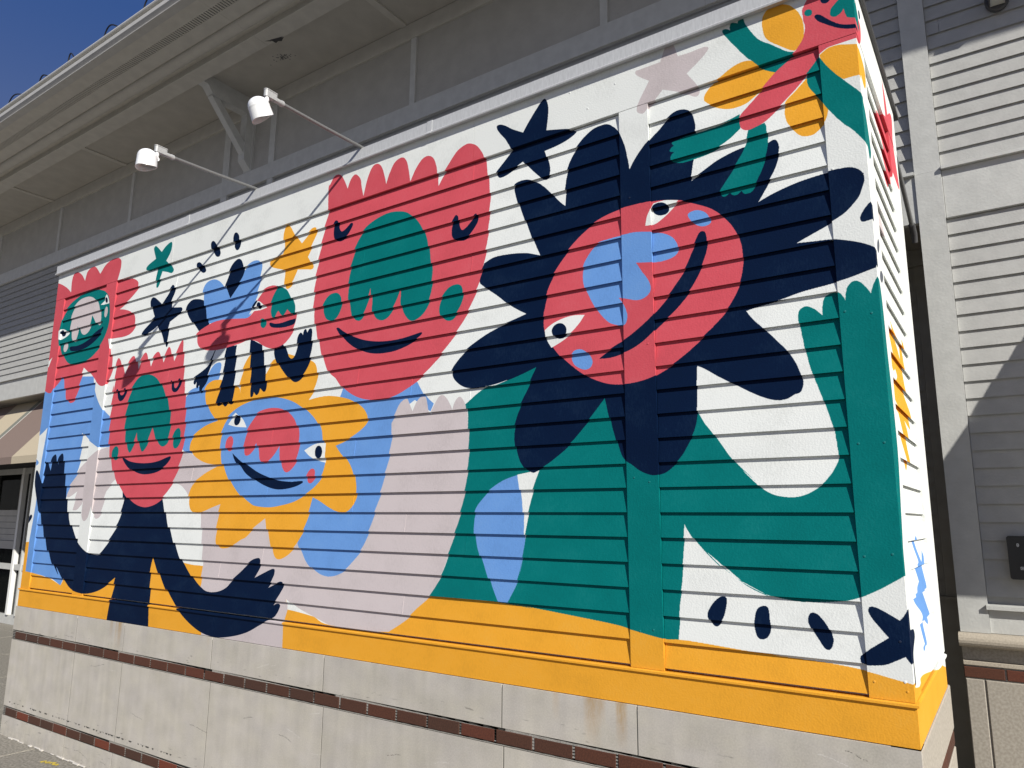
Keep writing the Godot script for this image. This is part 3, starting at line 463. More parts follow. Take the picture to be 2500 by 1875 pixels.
func paint_side(side: Array) -> void:
	paint(side, GOLD, [-79,1209, -79,1209, 18,1192, 18,1192, 144,1174, 213,1180, 350,1180, 680,1145, 940,1127, 940,1127, 1387,1037, 1387,1037, 912,694, 912,694, -249,995, -249,995])
	paint(side, TEAL, [50,3824, 50,3824, 88,3777, 119,3713, 32,3620, 18,3687, 18,3687, 0,3710, 0,3710])
	paint(side, CORAL, [29,3731, 29,3731, 106,3766, 140,3760, 140,3727, 119,3682, 77,3642, 33,3624, 10,3631, 10,3631])
	paint(side, NAVY, [117,3821, 117,3821, 153,3837, 163,3818, 148,3797, 123,3787, 113,3804, 113,3804])
	paint(side, TEAL, [-7,3787, -7,3787, 42,3801, 78,3781, 94,3738, 96,3711, 75,3705, 29,3712, 29,3712])
	paint(side, GOLD, [23,3600, 23,3600, 84,3598, 150,3583, 176,3559, 169,3512, 135,3473, 94,3465, 47,3481, 16,3491, 16,3491])
	paint(side, TEAL, [-4,3382, -4,3382, 66,3343, 114,3270, 137,3191, 80,3141, 59,3173, 35,3187, 35,3187])
	paint(side, CORAL, [795,3878, 795,3878, 872,3826, 912,3743, 912,3743, 1051,3820, 1118,3813, 1059,3675, 1059,3675, 1127,3560, 1187,3461, 1110,3437, 928,3440, 928,3440, 813,3331, 732,3285, 662,3296, 645,3405, 640,3500, 640,3500, 512,3516, 484,3546, 527,3578, 809,3682, 809,3682])
	paint(side, GOLD, [336,2550, 336,2550, 408,2512, 511,2483, 535,2420, 535,2420, 623,2489, 687,2540, 725,2503, 680,2430, 680,2430, 660,2384, 660,2384, 623,2298, 694,2245, 739,2211, 721,2145, 681,2138, 550,2160, 550,2160, 572,2118, 547,2040, 536,1985, 438,1945, 428,1988, 382,2068, 375,2171, 375,2171, 239,2200, 219,2238, 275,2282, 378,2320, 372,2351, 372,2351, 272,2335, 294,2455])
	paint(side, BLUE, [515,1688, 515,1688, 454,1678, 438,1671, 454,1641, 514,1586, 459,1572, 486,1530, 499,1507, 499,1507, 410,1492, 374,1475, 310,1472, 342,1438, 458,1398, 486,1376, 447,1365, 447,1365, 464,1300, 477,1272, 477,1272, 410,1269, 404,1247, 480,1265, 480,1265, 547,1270, 548,1335, 583,1361, 583,1361, 675,1328, 728,1325, 736,1361, 709,1390, 671,1434, 635,1468, 635,1468, 725,1472, 722,1515, 715,1563, 749,1600, 716,1622, 716,1622, 638,1583, 638,1583, 621,1579, 621,1579, 538,1639])
	paint(side, NAVY, [44,1470, 44,1470, 16,1376, 16,1376, 71,1374, 131,1366, 142,1340, 70,1302, 57,1261, 62,1197, 62,1197, 33,1200, -11,1271, -11,1271])
	paint(side, GRAY, [117,2821, 143,2815, 125,2782, 88,2755, 62,2762, 76,2792])
	paint(side, GRAY, [114,2692, 161,2692, 163,2672, 120,2644, 76,2642, 76,2665])
	paint(side, LILAC, [203,3050, 203,3050, 254,3019, 356,3011, 383,2963, 368,2906, 368,2906, 240,2902, 193,2941, 193,2941])
	paint(side, TEAL, [25,2648, 25,2648, 64,2593, 84,2486, 94,2363, 124,2191, 135,1992, 83,1801, 35,1644, -3,1567, -3,1567, -30,1564, -30,1564, 36,2054, 36,2054, 16,2289, 16,2289, 4,2542, 4,2542])

# ---------------------------------------------------------------- stone face of the annex base, with rust runs and scuffs
func stone_sheet() -> StandardMaterial3D:
	var w := 2048
	var h := 384
	var im := Image.create(w, h, false, Image.FORMAT_RGB8)
	var blotch := noise(0.012, 4, 21)
	var streak := noise(0.02, 3, 22)
	var grain := noise(0.33, 2, 23)
	var scuff := noise(0.05, 3, 24)
	var rust := [[-1.39, 0.02, 0.12, 0.4], [-1.215, 0.045, 0.2, 0.85], [-1.17, 0.02, 0.11, 0.55], [-1.08, 0.028, 0.18, 1.0], [-5.1, 0.025, 0.12, 0.5], [-4.985, 0.03, 0.18, 0.9], [-5.03, 0.015, 0.2, 0.5], [-3.93, 0.02, 0.08, 0.2]]
	for y in h:
		var yy := 1.02 - 1.02 * y / h
		for x in w:
			var xx := -6.65 + 6.7 * x / w
			var v := 1.0 + 0.12 * blotch.get_noise_2d(x, y * 1.2) + 0.12 * grain.get_noise_2d(x * 1.1, y)
			var s := streak.get_noise_2d(x * 1.6, y * 0.12)
			v += 0.07 * s + 0.07 * streak.get_noise_2d(x * 2.3 + 400, y * 0.3 + 90) * (0.6 + blotch.get_noise_2d(x * 0.6, 40))
			var c := Vector3(0.50, 0.468, 0.413) * v
			c.z *= 1.0 + 0.05 * blotch.get_noise_2d(x + 900, y)
			var low := clampf((0.14 - yy) / 0.14, 0.0, 1.0)
			c *= 1.0 - 0.16 * low * (0.6 + scuff.get_noise_2d(x, y))
			var sc := scuff.get_noise_2d(x * 0.5 + 300, y * 2.2)
			if sc > 0.52 and (yy < 0.3 or (yy > 0.8 and yy < 0.88)):
				c *= 1.0 - 0.9 * minf(0.45, (sc - 0.52) * 3.0)
			if yy > 0.78:
				for r in rust:
					var dx: float = absf(xx - r[0] + 0.006 * s) / r[1]
					if dx < 1.0:
						var fall: float = clampf((yy - (1.0 - r[2])) / r[2], 0.0, 1.0)
						var k: float = (1.0 - dx * dx) * fall * r[3] * (0.55 + 0.6 * absf(grain.get_noise_2d(x * 0.7, y * 0.1)))
						c = c.lerp(Vector3(0.40, 0.245, 0.085), clampf(k, 0.0, 0.75))
			im.set_pixel(x, y, Color(c.x, c.y, c.z).linear_to_srgb())
	# dark pencil-like scratches and pale marks
	for k in 26:
		var px := rng.randf_range(40, w - 80)
		var py := rng.randf_range(20, h * 0.95)
		var dir := rng.randf_range(-0.5, 0.25)
		var dark := rng.randf() < 0.7
		for s in rng.randi_range(12, 60):
			px += 1.0
			py += dir + rng.randf_range(-0.4, 0.4)
			dir += rng.randf_range(-0.05, 0.06)
			if px < w and py >= 0 and py < h and rng.randf() < 0.72:
				var o := im.get_pixel(int(px), int(py))
				im.set_pixel(int(px), int(py), o.darkened(rng.randf_range(0.2, 0.5)) if dark else o.lightened(0.3))
	# the chipped line above the lower brick course near the left end
	for x in range(30, 760):
		var yy := int((1.0 - 0.262 / 1.02) * h) + int(2.5 * scuff.get_noise_2d(x * 2.0, 77.0))
		var d := noise_at(scuff, x * 1.3, 5.0)
		if d > -0.05:
			for k in (3 if d > 0.16 else 1):
				im.set_pixel(x, yy + k, im.get_pixel(x, yy + k).darkened(0.75 if d > 0.16 else 0.35))
	var m := StandardMaterial3D.new()
	m.albedo_texture = ImageTexture.create_from_image(im)
	m.texture_repeat = false
	m.vertex_color_use_as_albedo = true
	m.roughness = 0.9
	m.normal_enabled = true
	m.normal_texture = normal_tex(0.6, 2048, 2, 1.0, 31)
	m.normal_scale = 0.3
	return m

func noise_at(n: FastNoiseLite, x: float, y: float) -> float:
	return n.get_noise_2d(x, y)

# ---------------------------------------------------------------- scene
func _ready() -> void:
	rng.seed = 20240611
	hand.seed = 77
	hand.frequency = 0.09
	# camera
	var cam := Camera3D.new()
	cam.name = "camera"
	cam.transform = Transform3D(Basis(Vector3(0.82622, 0.00674, -0.56331), Vector3(0.09732, 0.98319, 0.15451), Vector3(0.55488, -0.18248, 0.81167)).orthonormalized(), Vector3(0.337, 1.742, 2.89))
	cam.fov = 55.69
	cam.near = 0.05
	cam.far = 600.0
	add_child(cam)
	cam.current = true
	# sky, exposure
	var sky_m := ProceduralSkyMaterial.new()
	sky_m.sky_top_color = lin(0.017, 0.066, 0.23)
	sky_m.sky_horizon_color = lin(0.58, 0.57, 0.55)
	sky_m.sky_curve = 0.14
	sky_m.ground_bottom_color = lin(0.15, 0.14, 0.12)
	sky_m.ground_horizon_color = lin(0.22, 0.22, 0.22)
	sky_m.sky_energy_multiplier = 1.0
	sky_m.sky_cover = cloud_cover()
	var sky := Sky.new()
	sky.sky_material = sky_m
	var env := Environment.new()
	env.background_mode = Environment.BG_SKY
	env.sky = sky
	env.tonemap_mode = Environment.TONE_MAPPER_LINEAR
	env.tonemap_exposure = 1.14
	env.sdfgi_enabled = true
	env.ssao_enabled = true
	env.ssil_enabled = true
	var we := WorldEnvironment.new()
	we.name = "world_environment"
	we.environment = env
	add_child(we)
	# sun: to the right of the wall, fairly low
	var sun := DirectionalLight3D.new()
	sun.name = "sun"
	sun.light_energy = 1.6
	sun.light_color = Color(1.0, 0.982, 0.945)
	sun.light_angular_distance = 0.53
	sun.shadow_enabled = true
	sun.transform = Transform3D(Basis.looking_at(-Vector3(1.82, 1.28, 1.0), Vector3.UP), Vector3(18, 13, 10))
	add_child(sun)

	make_materials()
	ground()
	store_building()
	mural_building()
	awnings()
	flood_lamps()
	wall_lamp()
	reader_box()
	conduit()
	heating_cable()

func cloud_cover() -> ImageTexture:
	var w := 512
	var h := 256
	var im := Image.create(w, h, false, Image.FORMAT_RGBA8)
	var n := FastNoiseLite.new()
	n.seed = 3
	n.frequency = 1.3
	n.fractal_octaves = 5
	for y in h:
		var el := (0.5 - (y + 0.5) / h) * PI
		for x in w:
			var az := TAU * x / w
			var d := Vector3(cos(el) * cos(az), sin(el) * 2.2, cos(el) * sin(az))
			var v := clampf(n.get_noise_3dv(d * 1.4) * 1.6 - 0.12, 0.0, 1.0)
			im.set_pixel(x, y, Color(1, 1, 1, 0.09 * v if el > 0 else 0.0))
	return ImageTexture.create_from_image(im)

func make_materials() -> void:
	var grain := noise_tex(0.02, Color(0.93, 0.93, 0.93), Color(1, 1, 1), 512, 5, 2)
	var fine := normal_tex(0.12, 512, 3, 3.0, 7)
	M.siding = mat(lin(0.46, 0.46, 0.445), 0.65, 0.0, grain, Vector3.ONE * 0.9, fine, 0.12)
	M.siding.vertex_color_use_as_albedo = true
	M.trim = mat(lin(0.55, 0.555, 0.535), 0.6, 0.0, grain, Vector3.ONE * 0.7, fine, 0.08)
	M.trim.vertex_color_use_as_albedo = true
	M.frieze = mat(lin(0.68, 0.685, 0.665), 0.6, 0.0, grain, Vector3.ONE * 0.7)
	M.joint = mat(lin(0.13, 0.125, 0.11), 0.95)
	M.recess = mat(lin(0.29, 0.275, 0.245), 0.7, 0.0, grain, Vector3.ONE * 0.8)  # siding paint taken darker: the deep shade of the recess is in this colour
	M.panel = mat(lin(0.52, 0.505, 0.47), 0.7, 0.0, grain, Vector3.ONE * 0.35, fine, 0.15)
	M.soffit = mat(lin(0.58, 0.555, 0.495), 0.7, 0.0, grain, Vector3.ONE * 0.35)
	M.eave = mat(lin(0.67, 0.645, 0.58), 0.55, 0.0, grain, Vector3.ONE * 0.5)
	M.gutter = mat(lin(0.56, 0.55, 0.52), 0.4, 0.0, grain, Vector3.ONE * 0.6)
	M.roofing = mat(lin(0.10, 0.10, 0.105), 0.9, 0.0, grain, Vector3.ONE * 3.0)
	M.white = mat(lin(0.80, 0.80, 0.78), 0.5)
	M.dark = mat(lin(0.03, 0.03, 0.03), 0.8)
	M.interior = mat(lin(0.05, 0.05, 0.05), 0.9)
	var metal := noise_tex(0.03, Color(0.86, 0.87, 0.89), Color(1, 1, 1), 512, 5, 8)
	M.flashing = mat(lin(0.57, 0.58, 0.59), 0.42, 0.0, noise_tex(0.03, Color(0.9, 0.9, 0.9), Color(1, 1, 1), 512, 5, 8), Vector3(5.0, 1.0, 5.0))
	M.pipe = mat(lin(0.24, 0.24, 0.235), 0.45, 0.35, metal, Vector3.ONE * 4.0)
	M.cast = mat(lin(0.46, 0.46, 0.45), 0.45, 0.1, metal, Vector3.ONE * 5.0)
	M.lamp = mat(lin(0.83, 0.84, 0.85), 0.28)
	M.lamp.cull_mode = BaseMaterial3D.CULL_DISABLED
	M.black = mat(lin(0.006, 0.006, 0.007), 0.35)
	M.rubber = mat(lin(0.012, 0.012, 0.014), 0.55)
	M.icon = mat(lin(0.75, 0.76, 0.78), 0.5)
	M.bronze = mat(lin(0.055, 0.055, 0.058), 0.5)
	M.lens = mat(lin(0.45, 0.46, 0.43), 0.15)
	var stone := noise_tex(0.06, Color(0.82, 0.81, 0.80), Color(1, 1, 1), 512, 5, 9)
	var rough := normal_tex(0.4, 1024, 3, 1.6, 17)
	M.stone = mat(lin(0.50, 0.46, 0.395), 0.92, 0.0, stone, Vector3.ONE * 1.7, rough, 0.4)
	M.stone.vertex_color_use_as_albedo = true
	M.cap = mat(lin(0.53, 0.475, 0.39), 0.92, 0.0, stone, Vector3.ONE * 2.6, rough, 0.6)
	M.mortar = mat(lin(0.52, 0.50, 0.455), 0.95, 0.0, stone, Vector3.ONE * 3.0, rough, 0.5)
	M.sealant = mat(lin(0.72, 0.69, 0.64), 0.8, 0.0, stone, Vector3.ONE * 6.0, rough, 0.8)
	var bt := noise_tex(0.05, Color(0.72, 0.70, 0.70), Color(1, 1, 1), 512, 5, 12)
	M.brick = []
	for c in [lin(0.100, 0.038, 0.020), lin(0.118, 0.039, 0.019), lin(0.088, 0.037, 0.021), lin(0.21, 0.048, 0.020), lin(0.145, 0.041, 0.020)]:
		M.brick.append(mat(c, 0.85, 0.0, bt, Vector3.ONE * 4.0, rough, 0.5))
	M.concrete = mat(lin(0.39, 0.365, 0.315), 0.93, 0.0, noise_tex(0.07, Color(0.62, 0.61, 0.59), Color(1, 1, 1), 512, 5, 14), Vector3.ONE * 1.1, rough, 0.6)
	M.concrete.vertex_color_use_as_albedo = true
	M.asphalt = mat(lin(0.11, 0.11, 0.11), 0.95, 0.0, stone, Vector3.ONE * 1.5, rough, 0.6)
	M.yellow = mat(lin(0.62, 0.47, 0.06), 0.8)
	M.glass = StandardMaterial3D.new()
	M.glass.albedo_color = Color(0.06, 0.07, 0.07, 0.5)
	M.glass.transparency = BaseMaterial3D.TRANSPARENCY_ALPHA
	M.glass.roughness = 0.03
	M.glass.metallic_specular = 0.1
	var cloth := noise_tex(0.08, Color(0.93, 0.93, 0.93), Color(1, 1, 1), 256, 3, 15)
	M.cloth_brown = mat(lin(0.23, 0.17, 0.145), 0.85, 0.0, cloth, Vector3.ONE * 2.0)
	M.cloth_tan = mat(lin(0.52, 0.445, 0.325), 0.85, 0.0, cloth, Vector3.ONE * 2.0)
	M.cloth_green = mat(lin(0.20, 0.205, 0.175), 0.85, 0.0, cloth, Vector3.ONE * 2.0)
	M.cloth_white = mat(lin(0.7, 0.68, 0.62), 0.85)
	for k in ["cloth_brown", "cloth_tan", "cloth_green", "cloth_white"]:
		M[k].backlight_enabled = true
		M[k].backlight = Color(0.08, 0.07, 0.06)

# ---------------------------------------------------------------- ground
func structure(called: String) -> Node3D:
	var o := Node3D.new()
	o.name = called
	o.set_meta("kind", "structure")
	add_child(o, true)
	return o

func ground() -> void:
	var st := st_new()
	box(st, Vector3(-160, -0.42, -120), Vector3(160, -0.13, 160))
	var g := commit("ground", st, M.asphalt, self)
	g.set_meta("kind", "structure")
	var walk := structure("sidewalk")
	st = st_new()
	box(st, Vector3(-24, -0.125, -3.2), Vector3(9, -0.02, 3.6))
	commit("slab_bed", st, M.mortar, walk)
	var zs := [-3.2, -2.40, -1.535, -0.785, 0.0, 0.80, 1.60, 2.45, 3.3]
	for i in 22:
		var x0 := -24.0 + 1.5 * i
		for j in zs.size() - 1:
			var t := rng.randf_range(0.93, 1.03)
			st = st_new()
			var fr := Transform3D(Basis(Vector3(1, 0, 0), Vector3(0, 0, -1), Vector3(0, 1, 0)), Vector3.ZERO)
			block(st, fr, x0 + 0.004, x0 + 1.496, -zs[j + 1] + 0.004, -zs[j] - 0.004, -0.08, rng.randf_range(-0.0025, 0.0), 0.006, Rect2(0, 0, 1, 1), Color(t, t, t))
			commit("paving_slab", st, M.concrete, walk)
	st = st_new()
	box(st, Vector3(-24, -0.128, 3.304), Vector3(9, 0.002, 3.45))
	commit("kerb", st, M.stone, walk)
	# a worn dab of yellow paint on the pavement
	var smear := thing("paint_mark", "worn yellow paint dab on the concrete pavement below the stone base", "paint mark")
	for k in 9:
		st = st_new()
		var c := Vector3(-5.63 + 0.021 * k + rng.randf_range(-0.012, 0.012), 0.0012, 0.135 - 0.006 * k + rng.randf_range(-0.02, 0.02))
		var pts := []
		for a in 9:
			pts.append(c + Vector3(cos(TAU * a / 9), 0, sin(TAU * a / 9)) * rng.randf_range(0.006, 0.026))
		for a in 9:
			tri(st, c, pts[a], pts[(a + 1) % 9], Vector3.UP)
		commit("paint_fleck", st, M.yellow, smear)
	at_base(smear, Vector3(-5.55, 0.0, 0.11))

# ---------------------------------------------------------------- the painted annex
func mural_building() -> void:
	var b := thing("mural_building", "box-shaped clapboard annex covered in a mural of smiling flowers and creatures", "building")
	var sheets := mural_sheets()
	var fs: Array = sheets[0]
	var ss: Array = sheets[1]
	var st := st_new()
	box(st, Vector3(-6.595, 0.02, -1.225), Vector3(-0.04, 3.9, -0.04))
	commit("wall_core", st, M.white, b)
	# clapboards in three bays, 24 courses
	var e := 0.1037
	var joints := {0: [-4.708], 1: [-4.301, -2.315], 2: [-3.898], 3: [-3.476], 4: [-1.91], 5: [-2.319], 6: [-2.715], 8: [-4.288], 10: [-3.462], 11: [-1.905], 12: [-2.307], 13: [-2.721], 15: [-4.7], 16: [-3.9], 18: [-1.907], 19: [-2.31], 20: [-2.718], 21: [-3.129], 22: [-4.702], 23: [-1.907], 7: [-3.47], 9: [-2.72], 14: [-4.3], 17: [-3.47]}
	for k in 24:
		var yb := 1.1565 + e * k - (0.0045 if k > 0 else 0.0)
		var over := 0.02 if k < 23 else -0.002
		for r in runs(-6.466, -5.742, []) + runs(-5.578, -1.037, joints.get(k, [])) + runs(-0.887, -0.142, []):
			var jit := rng.randf_range(-0.0006, 0.0006)
			painted("clapboard", b, FRONT, lap(yb + jit, e, -0.0025 + rng.randf_range(-0.0007, 0.0004), 0.0125, over), r[0], r[1], fs, rng.randf_range(0.965, 1.0))
		for j in joints.get(k, []):
			painted("caulk_bead", b, FRONT, lap(yb, e, -0.0017, 0.0125, -0.004), j - 0.0022, j + 0.0022, fs, 1.0)
	# vertical and horizontal trim
	for t in [["corner_board", -6.62, -6.468], ["trim_board", -5.74, -5.58], ["trim_board", -1.035, -0.889], ["corner_board", -0.14, 0.0]]:
		painted(t[0], b, FRONT, rect_prof(1.146, 3.6445, -0.038, 0.0), t[1], t[2], fs, rng.randf_range(0.97, 0.99))
	for r in runs(-6.62, 0.0015, [-4.773, -1.9]):
		painted("top_trim_board", b, FRONT, rect_prof(3.645, 3.9, -0.038, 0.0015), r[0], r[1], fs, rng.randf_range(0.97, 0.99))
	for r in runs(-6.626, 0.004, [-3.9]):
		painted("skirt_board", b, FRONT, rect_prof(1.003, 1.1325, -0.038, 0.003), r[0], r[1], fs, 0.985)
	var drip := PackedVector2Array([Vector2(1.133, -0.038), Vector2(1.133, 0.0115), Vector2(1.141, 0.0115), Vector2(1.1445, 0.004), Vector2(1.1455, -0.038)])
	for r in runs(-6.634, 0.0115, [-5.2]):
		painted("drip_cap", b, FRONT, drip, r[0], r[1], fs, 1.0)
	# right-hand side wall
	for k in 24:
		var yb := 1.152 + e * k
		painted("clapboard", b, SIDE, lap(yb, e, -0.0025, 0.0125, 0.02 if k < 23 else -0.002), 0.192, 0.888, ss, rng.randf_range(0.975, 1.0))
	painted("corner_board", b, SIDE, rect_prof(1.146, 3.6445, -0.038, 0.0), 0.0382, 0.19, ss, 0.99)
	painted("corner_board", b, SIDE, rect_prof(1.146, 3.6445, -0.038, 0.0), 0.89, 1.21, ss, 0.99)
	painted("top_trim_board", b, SIDE, rect_prof(3.645, 3.9, -0.038, 0.0015), 0.0382, 1.21, ss, 0.99)
	painted("skirt_board", b, SIDE, rect_prof(1.003, 1.1325, -0.038, 0.004), 0.0382, 1.14, ss, 0.99)
	painted("drip_cap", b, SIDE, drip, 0.0382, 1.15, ss, 1.0)
	# roof and metal edge
	st = st_new()
	prism(st, FRONT, PackedVector2Array([Vector2(3.902, -1.26), Vector2(3.902, -0.03), Vector2(3.96, -0.005), Vector2(3.975, -1.26)]), -6.6, -0.006)
	commit("roof", st, M.roofing, b)
	var edge := PackedVector2Array([Vector2(3.888, 0.002), Vector2(3.883, 0.032), Vector2(3.891, 0.034), Vector2(3.903, 0.022), Vector2(3.966, 0.022), Vector2(3.97, 0.016), Vector2(3.97, -0.08), Vector2(3.964, -0.08), Vector2(3.962, 0.002)])
	for r in runs(-6.632, 0.022, [-4.563, -2.187]):
		st = st_new()
		prism(st, FRONT, edge, r[0], r[1])
		commit("roof_edge_flashing", st, M.flashing, b)
	for x in [-4.563, -2.187]:
		st = st_new()
		prism(st, FRONT, PackedVector2Array([Vector2(3.885, 0.0225), Vector2(3.885, 0.0355), Vector2(3.905, 0.0245), Vector2(3.968, 0.0245), Vector2(3.9725, 0.016), Vector2(3.9725, -0.02), Vector2(3.9705, -0.02)]), x - 0.035, x + 0.002)
		commit("flashing_cover", st, M.flashing, b)
	st = st_new()
	prism(st, SIDE, PackedVector2Array([Vector2(3.901, -0.03), Vector2(3.901, 0.018), Vector2(3.912, 0.02), Vector2(3.958, 0.008), Vector2(3.965, -0.03)]), 0.0, 1.3)
	commit("roof_edge_flashing", st, M.bronze, b)
	# stone base: mortar bed, then stones and bricks a little proud of it
	var sm := stone_sheet()
	var rc := Rect2(-6.65, 0.0, 6.7, 1.02)
	st = st_new()
	box(st, Vector3(-6.628, 0.0, -1.2), Vector3(0.003, 0.985, 0.0088))
	commit("mortar_bed", st, M.joint, b)
	var top := [-6.638, -5.589, -4.918, -3.886, -2.864, -1.676, -1.008, 0.009]
	for i in top.size() - 1:
		var t := rng.randf_range(0.95, 1.03)
		for row in [[0.813, 1.0], [0.224, 0.736], [0.0, 0.149]]:
			st = st_new()
			var shift: float = 0.012 if row[0] > 0.2 and row[0] < 0.5 and i > 0 and i < top.size() - 1 else 0.0
			var tt := t * rng.randf_range(0.97, 1.02)
			block(st, FRONT, top[i] + 0.003 + shift, top[i + 1] - 0.003 + (0.012 if row[0] > 0.2 and row[0] < 0.5 and i < top.size() - 2 else 0.0), row[0], row[1], -0.09, 0.010 + rng.randf_range(-0.0006, 0.0006), 0.0005, rc, Color(tt, tt, tt))
			commit("stone_block", st, sm, b)
	for row in [[0.745, 0.802, -6.384], [0.155, 0.212, -6.386]]:
		st = st_new()
		box(st, Vector3(-6.63, row[0] - 0.0085, -0.1), Vector3(0.003, row[1] + 0.0105, 0.0088))
		commit("mortar_joint", st, M.mortar, b)
		var u: float = row[2] - 0.2032
		while u < 0.0:
			var u0 := maxf(u + 0.005, -6.632)
			var u1 := minf(u + 0.1985, 0.006)
			if u1 - u0 > 0.02:
				st = st_new()
				block(st, FRONT, u0, u1, row[0] + rng.randf_range(-0.0012, 0.0012), row[1] + rng.randf_range(-0.0012, 0.0012), -0.08, 0.0108 + rng.randf_range(-0.001, 0.0015), 0.003)
				var pick := rng.randf()
				commit("brick", st, M.brick[0 if pick < 0.34 else (1 if pick < 0.62 else (2 if pick < 0.80 else (4 if pick < 0.91 else 3)))], b)
			u += 0.2032
	# base, right-hand side
	st = st_new()
	box(st, Vector3(-0.1, 0.0, -1.19), Vector3(-0.0035, 0.98, -0.1))
	commit("mortar_bed", st, M.mortar, b)
	for row in [[0.813, 1.0], [0.224, 0.736], [0.0, 0.149]]:
		for z in [[0.012, 0.6], [0.606, 1.2]]:
			st = st_new()
			block(st, SIDE, z[0] - 0.0215 if z[0] < 0.1 else z[0], z[1], row[0], row[1], -0.085, 0.0092, 0.004)
			commit("stone_block", st, M.stone, b)
	for row in [[0.745, 0.802], [0.155, 0.212]]:
		var u := -0.008
		while u < 1.19:
			st = st_new()
			block(st, SIDE, u, minf(u + 0.194, 1.2), row[0], row[1], -0.075, 0.0072, 0.003)
			commit("brick", st, M.brick[rng.randi_range(0, 4)], b)
			u += 0.2032
	# flaking sealant along the pavement
	var x := -6.45
	while x < -4.5:
		var l := rng.randf_range(0.02, 0.09)
		if rng.randf() < 0.8:
			st = st_new()
			var hh := rng.randf_range(0.004, 0.013)
			block(st, FRONT, x, x + l, 0.0005, hh, 0.0, 0.014 + rng.randf_range(0.002, 0.014), 0.003)
			commit("sealant_flake", st, M.sealant, b)
		x += l + rng.randf_range(0.0, 0.02)
	# nail heads on the trim
	for q in [[-0.03, 1.34], [-0.12, 1.62], [-0.03, 1.63], [-0.11, 2.02], [-0.025, 2.02], [-0.12, 2.52], [-0.03, 2.5], [-0.125, 3.1], [-0.02, 3.05], [-0.93, 1.3], [-0.99, 1.29], [-0.93, 1.9], [-1.0, 1.92], [-0.92, 2.5], [-0.99, 3.2], [-0.02, 1.18], [-0.025, 1.21], [-0.12, 1.2], [-1.3, 3.84], [-1.2, 3.72], [-1.05, 3.8]]:
		st = st_new()
		lathe(st, Transform3D(Basis(Vector3(1, 0, 0), Vector3(0, 0, 1), Vector3(0, -1, 0)), Vector3(q[0], q[1], 0.0016 if q[1] > 3.645 else 0.0001)), [Vector2(0.0045, 0), Vector2(0.0042, 0.0011), Vector2(0.0025, 0.0016), Vector2(0.0, 0.0017)], 10)
		var r: Rect2 = fs[1].rect
		var im: Image = fs[1].im
		var c := im.get_pixel(int((q[0] - r.position.x) / r.size.x * im.get_width()), int((r.end.y - q[1]) / r.size.y * im.get_height()))
		commit("nail_head", st, mat(c, 0.55), b)
	at_base(b, Vector3(-3.3, 0, -0.6))

